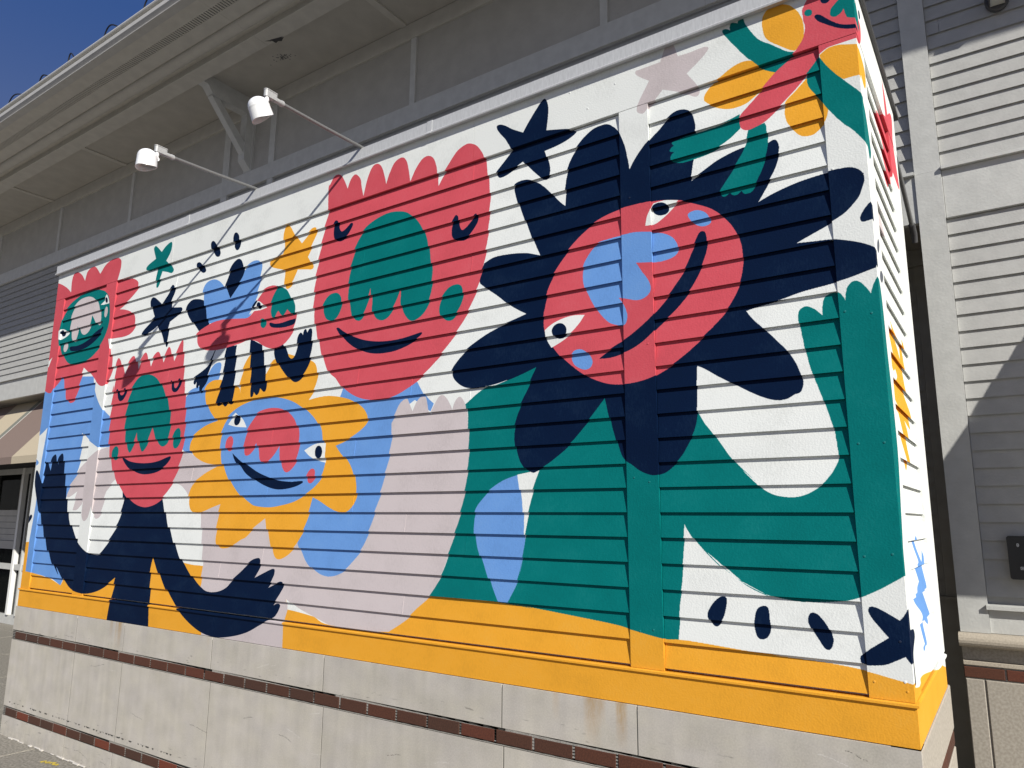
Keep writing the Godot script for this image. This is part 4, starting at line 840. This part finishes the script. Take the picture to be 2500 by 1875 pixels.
# ---------------------------------------------------------------- the shop building behind
func store_building() -> void:
	var b := thing("store_building", "long grey shop building with clapboard wall and deep overhanging eave", "building")
	var zw := -2.2
	var xl := -22.0
	var xr := 6.0
	var st := st_new()
	box(st, Vector3(xl, 3.64, -2.9), Vector3(xr, 7.05, zw - 0.03))
	commit("upper_wall", st, M.siding, b)
	st = st_new()
	box(st, Vector3(0.016, 0.0, -2.9), Vector3(xr, 3.638, zw - 0.03))
	commit("lower_wall", st, M.siding, b)
	st = st_new()
	box(st, Vector3(-9.6, 0.0, -3.0), Vector3(0.0155, 3.62, -2.775))
	commit("recess_wall", st, M.siding, b)
	var e := 0.104
	var W := Transform3D(Basis.IDENTITY, Vector3(0, 0, zw))
	# upper clapboards
	for k in 18:
		var yb := 3.965 + e * k
		var over := 0.02
		if yb + e > 5.749:
			over = 5.749 - yb - e
		var js := []
		var j := xl + fposmod(k * 1.27, 3.6)
		while j < xr:
			js.append(j)
			j += 3.6
		for r in runs(xl, 0.008, js) + runs(0.158, xr, js):
			st = st_new()
			var t := rng.randf_range(0.965, 1.0)
			prism(st, W, lap(yb, e, 0.0, 0.0145, over), r[0], r[1], Rect2(0, 0, 1, 1), Color(t, t, t))
			commit("clapboard", st, M.siding, b)
	# lower clapboards to the right of the corner board
	for k in 23:
		var yb := 3.614 - e * (k + 1)
		if yb < 1.284:
			break
		st = st_new()
		var t := rng.randf_range(0.965, 1.0)
		prism(st, W, lap(yb, e, 0.0, 0.0145, minf(0.02, 3.614 - yb - e)), 0.158, xr, Rect2(0, 0, 1, 1), Color(t, t, t))
		commit("clapboard", st, M.siding, b)
	# recess clapboards behind the annex
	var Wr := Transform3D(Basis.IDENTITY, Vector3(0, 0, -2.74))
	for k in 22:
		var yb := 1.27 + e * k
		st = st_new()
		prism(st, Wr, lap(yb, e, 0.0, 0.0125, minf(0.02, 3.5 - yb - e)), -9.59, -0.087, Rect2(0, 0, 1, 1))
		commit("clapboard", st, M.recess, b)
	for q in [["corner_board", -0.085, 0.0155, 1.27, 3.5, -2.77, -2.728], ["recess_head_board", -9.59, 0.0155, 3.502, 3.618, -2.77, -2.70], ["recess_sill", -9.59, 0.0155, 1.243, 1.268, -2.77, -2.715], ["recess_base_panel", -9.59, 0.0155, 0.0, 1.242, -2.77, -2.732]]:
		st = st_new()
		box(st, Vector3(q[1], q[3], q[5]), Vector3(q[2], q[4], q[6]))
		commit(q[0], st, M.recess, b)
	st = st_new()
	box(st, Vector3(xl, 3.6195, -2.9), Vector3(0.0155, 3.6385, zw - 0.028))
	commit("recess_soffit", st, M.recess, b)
	# horizontal boards and ledges
	var ledge := PackedVector2Array([Vector2(0.0, -0.03), Vector2(0.0, 0.045), Vector2(0.02, 0.045), Vector2(0.027, 0.012), Vector2(0.027, -0.03)])
	var tr := func(y: float) -> Transform3D: return Transform3D(Basis.IDENTITY, Vector3(0, y, zw))
	for r in [[xl, -7.71, 3.937], [-7.71, 0.008, 3.937], [0.158, xr, 3.937], [0.148, xr, 1.256]]:
		st = st_new()
		prism(st, tr.call(r[2]), ledge, r[0] + 0.001, r[1] - 0.001)
		commit("drip_ledge", st, M.trim, b)
	for r in runs(xl, xr, [-19, -15.6, -12.2, -8.7, -4.9, -1.3, 0.16, 3.8]):
		st = st_new()
		prism(st, W, rect_prof(3.618, 3.936, -0.03, 0.012, 0.002), r[0], r[1])
		commit("frieze_board", st, M.trim, b)
		st = st_new()
		prism(st, W, rect_prof(5.75, 5.955, -0.03, 0.022, 0.002), r[0], r[1])
		commit("band_board", st, M.frieze, b)
		st = st_new()
		prism(st, W, rect_prof(6.72, 6.905, -0.03, 0.026, 0.002), r[0], r[1])
		commit("cornice_board", st, M.eave, b)
	# corner board to the right of the annex, in two lengths
	for y in [[1.124, 3.9395], [3.9405, 7.0]]:
		st = st_new()
		box(st, Vector3(0.010, y[0], zw - 0.03), Vector3(0.156, y[1], zw + 0.0235))
		commit("corner_board", st, M.trim, b)
	st = st_new()
	prism(st, W, rect_prof(1.1245, 1.2555, -0.03, 0.006), 0.157, xr)
	commit("skirt_board", st, M.trim, b)
	# upper panels and their battens
	var bat := [-21.9, -19.0, -16.6, -14.37, -12.10, -9.90, -7.6, -6.685, -4.413, -2.195, 0.1, 2.3, 4.6]
	for i in bat.size():
		var hw := 0.036
		var y0 := 5.956
		if i == 6:
			hw = 0.064
		elif i == 7:
			hw = 0.052
		st = st_new()
		box(st, Vector3(bat[i] - hw, y0, zw - 0.03), Vector3(bat[i] + hw, 6.719, zw + 0.018))
		commit("batten", st, M.frieze, b)
		if i == 6 or i == 7:
			st = st_new()
			box(st, Vector3(bat[i] - hw, 3.965, zw - 0.03), Vector3(bat[i] + hw, 5.749, zw + 0.018))
			commit("batten", st, M.frieze, b)
		if i > 0:
			st = st_new()
			box(st, Vector3(bat[i - 1] + 0.03, 5.9565, zw - 0.035), Vector3(bat[i] - 0.03, 6.7195, zw - 0.004))
			commit("wall_panel", st, M.panel, b)
	# eave: panelled soffit, beam, round moulding, vented soffit, gutter
	var bs := [-22.0, -19.2, -17.0, -14.7, -12.42, -10.14, -7.24, -4.55, -2.3, 0.0, 2.3, 4.5, 6.0]
	for i in bs.size() - 1:
		st = st_new()
		box(st, Vector3(bs[i] + 0.002, 6.91, -2.23), Vector3(bs[i + 1] - 0.002, 6.925, -1.47))
		commit("soffit_panel", st, M.soffit, b)
		if i > 0 and bs[i] != -7.24:
			st = st_new()
			box(st, Vector3(bs[i] - 0.04, 6.892, -2.17), Vector3(bs[i] + 0.04, 6.9095, -1.478))
			commit("soffit_batten", st, M.eave, b)
	for r in runs(xl, xr, [-17.5, -11.6, -5.9, 0.4]):
		st = st_new()
		prism(st, FRONT, rect_prof(6.80, 6.96, -1.475, -1.285, 0.004), r[0], r[1])
		commit("eave_beam", st, M.eave, b)
		var half := PackedVector2Array()
		for k in 13:
			var a := PI * k / 12.0
			half.append(Vector2(6.872 - 0.062 * sin(a), -1.15 + 0.072 * cos(a)))
		st = st_new()
		prism(st, FRONT, half, r[0], r[1])
		commit("round_moulding", st, M.eave, b)
	for q in [[-1.285, -1.05, 6.873, 6.885], [-1.062, -0.905, 6.86, 6.872], [-0.815, -0.655, 6.86, 6.872]]:
		for r in runs(xl, xr, [-18.3, -14.6, -9.56, -5.96, -2.3, 1.4]):
			st = st_new()
			box(st, Vector3(r[0], q[2], q[0]), Vector3(r[1], q[3], q[1]))
			commit("soffit_board", st, M.eave, b)
	st = st_new()
	box(st, Vector3(xl, 6.8735, -0.91), Vector3(xr, 6.8825, -0.81))
	commit("vent_channel", st, M.dark, b)
	st = st_new()
	var x := -16.0
	while x < 0.5:
		box(st, Vector3(x, 6.8605, -0.9045), Vector3(x + 0.024, 6.868, -0.8155))
		x += 0.04
	var louvre := commit("vent_louvres", st, M.eave, b)
	louvre.set_meta("kind", "stuff")
	st = st_new()
	box(st, Vector3(xl, 6.93, -2.3), Vector3(xr, 6.99, -0.66))
	commit("eave_core", st, M.dark, b)
	var gut := PackedVector2Array([Vector2(6.852, -0.662), Vector2(6.852, -0.578), Vector2(6.855, -0.571), Vector2(6.862, -0.571), Vector2(6.866, -0.585), Vector2(6.912, -0.549), Vector2(6.952, -0.545), Vector2(6.955, -0.562), Vector2(6.984, -0.562), Vector2(6.988, -0.536), Vector2(7.0, -0.530), Vector2(7.018, -0.534), Vector2(7.022, -0.545), Vector2(6.99, -0.57), Vector2(6.99, -0.662)])
	for r in runs(xl, xr, [-15.5, -9.4, -3.3, 2.7]):
		st = st_new()
		prism(st, FRONT, gut, r[0], r[1])
		commit("gutter", st, M.gutter, b)
	st = st_new()
	prism(st, FRONT, PackedVector2Array([Vector2(6.995, -0.56), Vector2(7.03, -0.58), Vector2(9.2, -7.0), Vector2(7.0, -7.0)]), xl, xr)
	commit("roof", st, M.roofing, b)
	# eave bracket
	var arm := PackedVector2Array([Vector2(6.9085, -1.474), Vector2(6.80, -1.474), Vector2(6.795, -1.53), Vector2(6.71, -1.60), Vector2(6.69, -1.66), Vector2(6.69, -2.17), Vector2(6.9085, -2.17)])
	var bracket := Node3D.new()
	bracket.name = "eave_bracket"
	b.add_child(bracket, true)
	st = st_new()
	prism(st, FRONT, arm, -7.20, -7.08)
	commit("arm", st, M.frieze, bracket)
	st = st_new()
	prism(st, FRONT, PackedVector2Array([Vector2(6.69, -2.178), Vector2(6.69, -2.08), Vector2(6.07, -2.08), Vector2(5.965, -2.178)]), -7.20, -7.08)
	commit("post", st, M.frieze, bracket)
	st = st_new()
	box(st, Vector3(-7.215, 5.957, -2.205), Vector3(-7.065, 6.715, -2.176))
	commit("back_plate", st, M.frieze, bracket)
	st = st_new()
	prism(st, FRONT, PackedVector2Array([Vector2(6.688, -1.60), Vector2(6.688, -1.71), Vector2(6.30, -2.082), Vector2(6.15, -2.082)]), -7.185, -7.095)
	commit("brace", st, M.frieze, bracket)
	# torn flap on the inner edge of the beam, and mildew spots on the soffit beside it
	st = st_new()
	var o := Vector3(-5.80, 6.799, -1.455)
	for q in [[Vector3(0.0, 0, 0.03), Vector3(0.16, 0, -0.01), Vector3(0.05, -0.035, -0.012)], [Vector3(0.03, -0.002, -0.014), Vector3(0.17, -0.004, -0.016), Vector3(0.12, -0.028, -0.03)], [Vector3(-0.07, 0, 0.05), Vector3(0.02, 0, 0.012), Vector3(0.0, -0.012, 0.02)]]:
		for n in [Vector3.DOWN, Vector3.UP]:
			tri(st, o + q[0] + n * 0.0006, o + q[1] + n * 0.0006, o + q[2] + n * 0.0006, n)
	commit("torn_flap", st, M.bronze, b)
	st = st_new()
	for k in 46:
		var c := Vector3(-6.06 + rng.randfn(0.0, 0.07), 6.9092, -1.80 + rng.randfn(0.0, 0.025))
		for a in 6:
			tri(st, c, c + Vector3(cos(TAU * a / 6), 0, sin(TAU * a / 6)) * 0.009, c + Vector3(cos(TAU * (a + 1) / 6), 0, sin(TAU * (a + 1) / 6)) * 0.008, Vector3.DOWN)
	commit("mildew_spots", st, M.pipe, b).set_meta("kind", "stuff")
	# stone and brick foot of the wall, right of the corner
	st = st_new()
	box(st, Vector3(0.014, 0.0, -2.8), Vector3(xr, 1.123, zw - 0.012))
	commit("mortar_bed", st, M.mortar, b)
	var cap := PackedVector2Array()
	for k in 9:
		var a := -PI / 2 + PI * k / 8.0
		cap.append(Vector2(1.084 + 0.038 * sin(a), zw + 0.045 + 0.038 * cos(a)))
	cap.append(Vector2(1.122, zw - 0.05))
	cap.append(Vector2(1.046, zw - 0.05))
	for r in runs(0.0, xr, [1.21, 2.43, 3.65]):
		st = st_new()
		prism(st, FRONT, cap, r[0], r[1])
		commit("stone_cap", st, M.cap, b)
	for r in runs(0.006, xr, [1.22, 2.44, 3.66]):
		st = st_new()
		block(st, W, r[0], r[1], 0.967, 1.0455, -0.06, -0.006, 0.003)
		commit("stone_block", st, M.stone, b)
		st = st_new()
		block(st, W, r[0], r[1], 0.940, 0.965, -0.06, 0.004, 0.003)
		commit("stone_block", st, M.cap, b)
	var u := 0.007
	while u < 1.6:
		for row in [[0.873, 0.931], [0.155, 0.212]]:
			st = st_new()
			block(st, W, u, u + 0.194, row[0], row[1], -0.08, 0.0, 0.003)
			commit("brick", st, M.brick[rng.randi_range(0, 4)] if row[0] < 0.5 else M.brick[1 if u < 0.1 else 4], b)
		u += 0.2032
	for row in [[0.22, 0.866], [0.0, 0.148]]:
		for r in runs(0.008, xr, [0.104, 1.12, 2.14, 3.2]):
			st = st_new()
			var t := rng.randf_range(0.86, 1.0)
			block(st, W, r[0] + 0.003, r[1] - 0.003, row[0], row[1], -0.08, 0.002, 0.004, Rect2(0, 0, 1, 1), Color(t, t, t))
			commit("stone_block", st, M.stone, b)
	storefront(b)
	at_base(b, Vector3(-8, 0, -3))

func storefront(b: Node3D) -> void:
	# shop front in the recess at the far left: white frames, glass, panelled door
	var zf := -2.72
	var st := st_new()
	box(st, Vector3(-22, 0.0, -6.0), Vector3(-9.6, 3.62, -5.9))
	commit("shop_back_wall", st, M.interior, b)
	st = st_new()
	box(st, Vector3(-22, -0.01, -6.0), Vector3(-9.6, 0.006, -2.8))
	commit("shop_floor", st, M.interior, b)
	st = st_new()
	box(st, Vector3(-22, 3.0, -6.0), Vector3(-9.6, 3.61, -2.79))
	commit("shop_ceiling", st, M.interior, b)
	for x in [-22.1, -9.6]:
		st = st_new()
		box(st, Vector3(x, 0.0, -6.0), Vector3(x + 0.1, 3.62, -2.79))
		commit("shop_end_wall", st, M.interior, b)
	st = st_new()
	box(st, Vector3(-22, 2.535, zf - 0.07), Vector3(-9.6, 3.62, zf - 0.01))
	commit("head_panel", st, M.bronze, b)
	st = st_new()
	box(st, Vector3(-22, 0.0, zf - 0.08), Vector3(-9.6, 0.148, zf + 0.015))
	commit("shop_sill", st, M.trim, b)
	var xs := [-16.4, -15.1, -14.6, -13.47, -13.17, -12.0, -10.8, -9.6]
	for i in xs.size():
		st = st_new()
		var hw := 0.035 if i == 3 else 0.02
		box(st, Vector3(xs[i] - hw, 0.148, zf - 0.06), Vector3(xs[i] + hw, 2.535, zf + 0.045))
		var f := commit("shop_mullion", st, M.white if i == 3 else M.trim, b)
		if i == 0:
			continue
		var a: float = xs[i - 1] + 0.036
		var c: float = xs[i] - 0.036
		for y in [[0.86, 0.95], [2.44, 2.534]]:
			st = st_new()
			box(st, Vector3(a, y[0], zf - 0.05), Vector3(c, y[1], zf + 0.03))
			commit("shop_rail", st, M.trim, b)
		if i == 3:
			# a door leaf with boards below mid height
			st = st_new()
			box(st, Vector3(a, 1.19, zf - 0.05), Vector3(c, 1.32, zf + 0.012))
			commit("door_rail", st, M.panel, b)
			for k in 5:
				st = st_new()
				box(st, Vector3(a, 1.325 + 0.103 * k, zf - 0.05), Vector3(c - 0.12, 1.422 + 0.103 * k, zf - 0.004))
				commit("door_board", st, M.panel, b)
			st = st_new()
			box(st, Vector3(c - 0.118, 1.322, zf - 0.05), Vector3(c, 2.43, zf + 0.006))
			commit("door_stile", st, M.panel, b)
		st = st_new()
		box(st, Vector3(a - 0.01, 0.15, zf - 0.028), Vector3(c + 0.01, 2.45, zf - 0.022))
		commit("shop_pane", st, M.glass, b)

# ---------------------------------------------------------------- awnings
func awning(called_label: String, x0: float, x1: float, top: Vector2, bottom: Vector2, stripes: Array) -> void:
	var a := thing("awning", called_label, "awning")
	# stripes: [x from, x to, material]
	for s in stripes:
		var st := st_new()
		prism(st, FRONT, PackedVector2Array([Vector2(top.x, top.y), Vector2(bottom.x, bottom.y), Vector2(bottom.x - 0.004, bottom.y - 0.003), Vector2(top.x - 0.004, top.y - 0.003)]), s[0], s[1])
		commit("awning_stripe", st, s[2], a)
		st = st_new()
		box(st, Vector3(s[0], bottom.x - 0.10, bottom.y - 0.004), Vector3(s[1], bottom.x - 0.001, bottom.y - 0.001))
		commit("awning_valance", st, s[2], a)
	for x in [x0, x1]:
		var st := st_new()
		var p0 := Vector3(x, top.x - 0.01, top.y + 0.01)
		var p1 := Vector3(x, bottom.x - 0.012, bottom.y - 0.012)
		var p2 := Vector3(x, bottom.x - 0.012, top.y + 0.01)
		tube(st, [p0, p1], [0.011, 0.011], 8)
		tube(st, [p1, p2], [0.011, 0.011], 8)
		commit("awning_frame", st, M.cast, a)
		st = st_new()
		for n in [Vector3.RIGHT, Vector3.LEFT]:
			tri(st, p0 + n * 0.001, p1 + n * 0.001, p2 + n * 0.001, n)
		commit("awning_side", st, stripes[0][2], a)
	at_base(a, Vector3((x0 + x1) * 0.5, bottom.x - 0.1, top.y))

func awnings() -> void:
	var s := []
	var edges := [[-17.6, -16.4, "cloth_tan"], [-16.4, -16.23, "cloth_green"], [-16.23, -15.0, "cloth_brown"], [-15.0, -14.86, "cloth_tan"], [-14.86, -13.63, "cloth_brown"], [-13.63, -12.83, "cloth_tan"], [-12.83, -12.67, "cloth_green"], [-12.67, -12.645, "cloth_white"], [-12.645, -11.43, "cloth_brown"], [-11.43, -10.6, "cloth_tan"], [-10.6, -10.43, "cloth_green"], [-10.43, -9.2, "cloth_brown"], [-9.2, -8.4, "cloth_tan"], [-8.4, -8.23, "cloth_green"], [-8.23, -7.2, "cloth_brown"]]
	for e in edges:
		s.append([e[0], e[1], M[e[2]]])
	awning("brown and tan striped awning over the shop front left of the mural", -17.6, -7.2, Vector2(3.612, -2.51), Vector2(2.565, -1.672), s)
	awning("tan and brown striped awning on the clapboards right of the black control box", 1.07, 4.0, Vector2(3.60, -2.183), Vector2(2.505, -1.325), [[1.07, 1.9, M.cloth_tan], [1.9, 2.07, M.cloth_green], [2.07, 3.2, M.cloth_brown], [3.2, 4.0, M.cloth_tan]])

# ---------------------------------------------------------------- flood lamps on their arms
func flood_lamp(label: String, x: float, zj: float, y: float, aim: Vector3) -> void:
	var l := thing("flood_lamp", label, "lamp", "flood lamps on arms above the mural")
	var st := st_new()
	tube(st, [Vector3(x, 3.974, -0.12), Vector3(x, 3.974, 0.03), Vector3(x, lerpf(3.974, y, 0.5), zj * 0.5), Vector3(x, y + 0.004, zj)], [0.0105, 0.0105, 0.0105, 0.0105], 12)
	tube(st, [Vector3(x, 3.974, -0.14), Vector3(x, 3.974, -0.10)], [0.018, 0.018], 10)
	commit("arm", st, M.pipe, l)
	st = st_new()
	var c := Vector3(x, y + 0.004, zj)
	tube(st, [c + Vector3(0, 0, -0.035), c + Vector3(0, 0, -0.03), c + Vector3(0, 0, -0.012), c + Vector3(0, 0, -0.008), c + Vector3(0, 0, 0.0), c + Vector3(0, 0, 0.03)], [0.0125, 0.017, 0.017, 0.0145, 0.0145, 0.015], 8)
	commit("pipe_coupling", st, M.cast, l)
	# oblong outlet body with its cover plate on top
	st = st_new()
	var body := PackedVector2Array()
	var cover := PackedVector2Array()
	for k in 20:
		var a := TAU * k / 20.0
		var o := Vector2(cos(a), sin(a))
		var shift := 0.026 if o.x > 0 else -0.026
		body.append(Vector2(o.x * 0.014 + shift, o.y * 0.014))
		cover.append(Vector2(o.x * 0.0165 + shift, o.y * 0.0165))
	var up := Transform3D(Basis(Vector3(0, 1, 0), Vector3(0, 0, 1), Vector3(1, 0, 0)), Vector3(x, y + 0.012, zj + 0.052))
	prism(st, up, body, -0.018, 0.020)
	commit("outlet_body", st, M.cast, l)
	st = st_new()
	prism(st, up, cover, 0.0202, 0.0245)
	commit("cover_plate", st, M.cast, l)
	# nipple and swivel
	st = st_new()
	var n := Vector3(x, y - 0.007, zj + 0.074)
	tube(st, [n, n + Vector3(0, -0.012, 0), n + Vector3(0, -0.013, 0), n + Vector3(0, -0.02, 0), n + Vector3(0, -0.021, 0), n + Vector3(0, -0.03, 0), n + Vector3(0, -0.034, 0), n + Vector3(0, -0.046, 0)], [0.011, 0.011, 0.013, 0.013, 0.011, 0.011, 0.013, 0.009], 12)
	tube(st, [n + Vector3(-0.012, -0.045, 0), n + Vector3(0.012, -0.045, 0)], [0.013, 0.013], 14)
	commit("swivel", st, M.lamp, l)
	# bullet-shaped shade, its mouth cut so that the back lip hangs lower
	var ax := -aim.normalized()
	var right := Vector3(1, 0, 0)
	right = (right - ax * right.dot(ax)).normalized()
	var fwd := right.cross(ax)
	var piv := n + Vector3(0, -0.042, 0)
	var fr := Transform3D(Basis(right, ax, fwd), piv - ax * 0.012 + fwd * 0.056)
	st = st_new()
	var prof := []
	for k in 9:
		var a := PI / 2 * k / 8.0
		prof.append(Vector2(0.0555 * sin(a) + 0.0005, 0.047 * cos(a)))
	prof.append(Vector2(0.0575, -0.003))
	prof.append(Vector2(0.0565, -0.014))
	var sides := 40
	for i in prof.size() - 1:
		var d: Vector2 = prof[i + 1] - prof[i]
		var nn := Vector2(-d.y, d.x).normalized()
		for k in sides:
			var vs := []
			for q in [[i, k], [i, k + 1], [i + 1, k + 1], [i + 1, k]]:
				var t: float = TAU * q[1] / sides
				var p: Vector2 = prof[q[0]]
				vs.append([fr * Vector3(p.x * cos(t), p.y, p.x * sin(t)), fr.basis * Vector3(nn.x * cos(t), nn.y, nn.x * sin(t))])
			smooth_quad(st, vs)
	for k in sides:
		var vs := []
		var inner := []
		for q in [[0, k], [0, k + 1], [1, k + 1], [1, k]]:
			var t: float = TAU * q[1] / sides
			var low: float = -0.058 - 0.022 * (0.5 + 0.5 * sin(t)) - 0.006 * cos(2.0 * t)
			var yy: float = -0.014 if q[0] == 0 else low
			var rr: float = 0.0565 if q[0] == 0 else 0.0595
			vs.append([fr * Vector3(rr * cos(t), yy, rr * sin(t)), fr.basis * Vector3(cos(t), 0.03, sin(t))])
			inner.append([fr * Vector3((rr - 0.003) * cos(t), yy, (rr - 0.003) * sin(t)), fr.basis * Vector3(-cos(t), 0, -sin(t))])
		smooth_quad(st, vs)
		smooth_quad(st, inner)
		var rim := [[vs[3][0], Vector3.DOWN], [vs[2][0], Vector3.DOWN], [inner[2][0], Vector3.DOWN], [inner[3][0], Vector3.DOWN]]
		smooth_quad(st, rim)
	commit("shade", st, M.lamp, l)
	st = st_new()
	var lens := []
	for k in 7:
		var a := PI / 2 * k / 6.0
		lens.append(Vector2(0.05 * cos(a), -0.035 - 0.012 * sin(a)))
	lathe(st, fr, lens, 24)
	commit("bulb_face", st, M.lens, l)
	at_base(l, Vector3(x, 3.974, -0.1))

func flood_lamps() -> void:
	flood_lamp("white bullet flood lamp on the left of the two arms, hanging nearly straight down", -3.783, 0.65, 3.936, Vector3(0.02, -1, 0.02))
	flood_lamp("white bullet flood lamp on the right of the two arms, tilted in towards the mural", -2.755, 0.635, 3.958, Vector3(0.12, -1, -0.42))

# ---------------------------------------------------------------- small fixtures
func wall_lamp() -> void:
	var l := thing("wall_lamp", "dark round wall lamp with clear lens high on the right clapboards", "lamp")
	var c := Vector3(0.555, 4.985, -2.19)
	var fr := Transform3D(Basis(Vector3(1, 0, 0), Vector3(0, 0, 1), Vector3(0, -1, 0)), c)
	var st := st_new()
	lathe(st, fr, [Vector2(0.001, -0.004), Vector2(0.062, -0.004), Vector2(0.066, 0.0), Vector2(0.066, 0.02), Vector2(0.060, 0.028), Vector2(0.0, 0.028)], 28, 1.25)
	commit("back_plate", st, M.bronze, l)
	st = st_new()
	var hood := PackedVector2Array([Vector2(-0.055, 0.027), Vector2(-0.045, 0.135), Vector2(-0.01, 0.162), Vector2(0.055, 0.14), Vector2(0.078, 0.027)])
	prism(st, Transform3D(Basis.IDENTITY, c), hood, -0.046, -0.038)
	prism(st, Transform3D(Basis.IDENTITY, c), hood, 0.038, 0.046)
	prism(st, Transform3D(Basis.IDENTITY, c), PackedVector2Array([Vector2(-0.01, 0.162), Vector2(0.055, 0.14), Vector2(0.078, 0.027), Vector2(0.072, 0.027), Vector2(0.05, 0.134), Vector2(-0.01, 0.155)]), -0.0378, 0.0378)
	commit("housing", st, M.bronze, l)
	st = st_new()
	prism(st, Transform3D(Basis.IDENTITY, c), PackedVector2Array([Vector2(-0.05, 0.028), Vector2(-0.041, 0.13), Vector2(-0.012, 0.153), Vector2(0.045, 0.13), Vector2(0.05, 0.03)]), -0.0376, 0.0376)
	commit("lens", st, M.lens, l)
	for s in [-1.0, 1.0]:
		st = st_new()
		prism(st, Transform3D(Basis.IDENTITY, c), PackedVector2Array([Vector2(-0.053, 0.03), Vector2(-0.044, 0.134), Vector2(-0.037, 0.134), Vector2(-0.046, 0.03)]), s * 0.036 - 0.004, s * 0.036 + 0.004)
		commit("lens_rim", st, M.cast, l)
	at_base(l, c)

func reader_box() -> void:
	var o := thing("access_control_box", "black flat box with small white symbols on the right clapboards", "control box")
	var out := PackedVector2Array()
	for q in [[1, 1, 0], [-1, 1, 90], [-1, -1, 180], [1, -1, 270]]:
		for k in 6:
			var a := deg_to_rad(q[2] + 18.0 * k)
			out.append(Vector2(1.548 + q[1] * 0.106 + 0.013 * sin(a), -0.445 + q[0] * -0.152 - 0.013 * cos(a)))
	# outline lies in (height, -x); drawn out along z
	var fr := Transform3D(Basis(Vector3(0, 0, 1), Vector3(0, 1, 0), Vector3(-1, 0, 0)), Vector3.ZERO)
	var st := st_new()
	prism(st, fr, out, -2.195, -2.142)
	commit("case", st, M.black, o)
	# marks: a small oval key symbol, a square symbol and a line of a few strokes
	var mark := func(x0: float, x1: float, y0: float, y1: float, called: String) -> void:
		var s := st_new()
		box(s, Vector3(x0, y0, -2.1425), Vector3(x1, y1, -2.1408))
		commit(called, s, M.icon, o)
	st = st_new()
	var ring := []
	for k in 17:
		ring.append(Vector3(0.330 + 0.0048 * cos(TAU * k / 16), 1.617 + 0.0085 * sin(TAU * k / 16), -2.1412))
	var rr := []
	for k in 17:
		rr.append(0.0016)
	tube(st, ring, rr, 6, false)
	commit("symbol", st, M.icon, o)
	mark.call(0.3285, 0.3315, 1.6135, 1.6205, "symbol")
	mark.call(0.332, 0.3345, 1.483, 1.4985, "symbol")
	mark.call(0.3345, 0.352, 1.4965, 1.4985, "symbol")
	mark.call(0.3345, 0.352, 1.483, 1.485, "symbol")
	mark.call(0.3505, 0.353, 1.485, 1.4965, "symbol")
	mark.call(0.339, 0.345, 1.488, 1.494, "symbol")
	mark.call(0.358, 0.375, 1.488, 1.494, "symbol")
	at_base(o, Vector3(0.445, 1.43, -2.19))

func conduit() -> void:
	var o := thing("conduit", "grey flexible conduit running from the annex roof into the shaded recess", "conduit")
	var a := Vector3(-0.06, 3.93, -1.24)
	var b := Vector3(-0.022, 3.53, -2.13)
	var path := []
	var rad := []
	for k in 15:
		var t := k / 14.0
		var p := a.lerp(b, t)
		p.y += 0.10 * sin(PI * t) * (1.0 - t * 0.3)
		path.append(p)
		rad.append(0.0135)
	var st := st_new()
	tube(st, path, rad, 12)
	commit("hose", st, M.pipe, o)
	st = st_new()
	tube(st, [path[13], path[14], b + Vector3(0.0, -0.05, -0.02)], [0.019, 0.019, 0.016], 10)
	commit("connector", st, M.bronze, o)
	at_base(o, b)

func heating_cable() -> void:
	var o := thing("heating_cable", "black de-icing cable looped and clipped along the gutter edge", "cable")
	var loops := [[-14.3, -14.0, 0.05], [-13.0, -12.7, 0.05], [-11.6, -11.2, 0.05], [-10.55, -10.3, 0.035], [-9.99, -9.6, 0.055], [-9.13, -8.9, 0.045], [-8.40, -8.25, 0.075], [-7.57, -7.27, 0.075], [-6.76, -6.5, 0.08], [-6.0, -5.7, 0.06], [-5.1, -4.8, 0.06]]
	for l in loops:
		var st := st_new()
		var path := []
		var rad := []
		for k in 13:
			var t := k / 12.0
			path.append(Vector3(lerpf(l[0], l[1], t), 7.018 + (l[2] + 0.012) * sin(PI * pow(t, 0.7)), -0.543 + 0.008 * sin(PI * t)))
			rad.append(0.008)
		tube(st, path, rad, 8)
		commit("cable_loop", st, M.rubber, o)
		st = st_new()
		box(st, Vector3(l[0] - 0.012, 7.0225, -0.56), Vector3(l[0] + 0.02, 7.034, -0.543))
		commit("clip", st, M.cast, o)
	var x := -14.6
	while x < -4:
		var st := st_new()
		box(st, Vector3(x, 7.0225, -0.56), Vector3(x + 0.015, 7.029, -0.55))
		commit("clip", st, M.pipe, o)
		x += 0.61
	at_base(o, Vector3(-9, 7.02, -0.55))
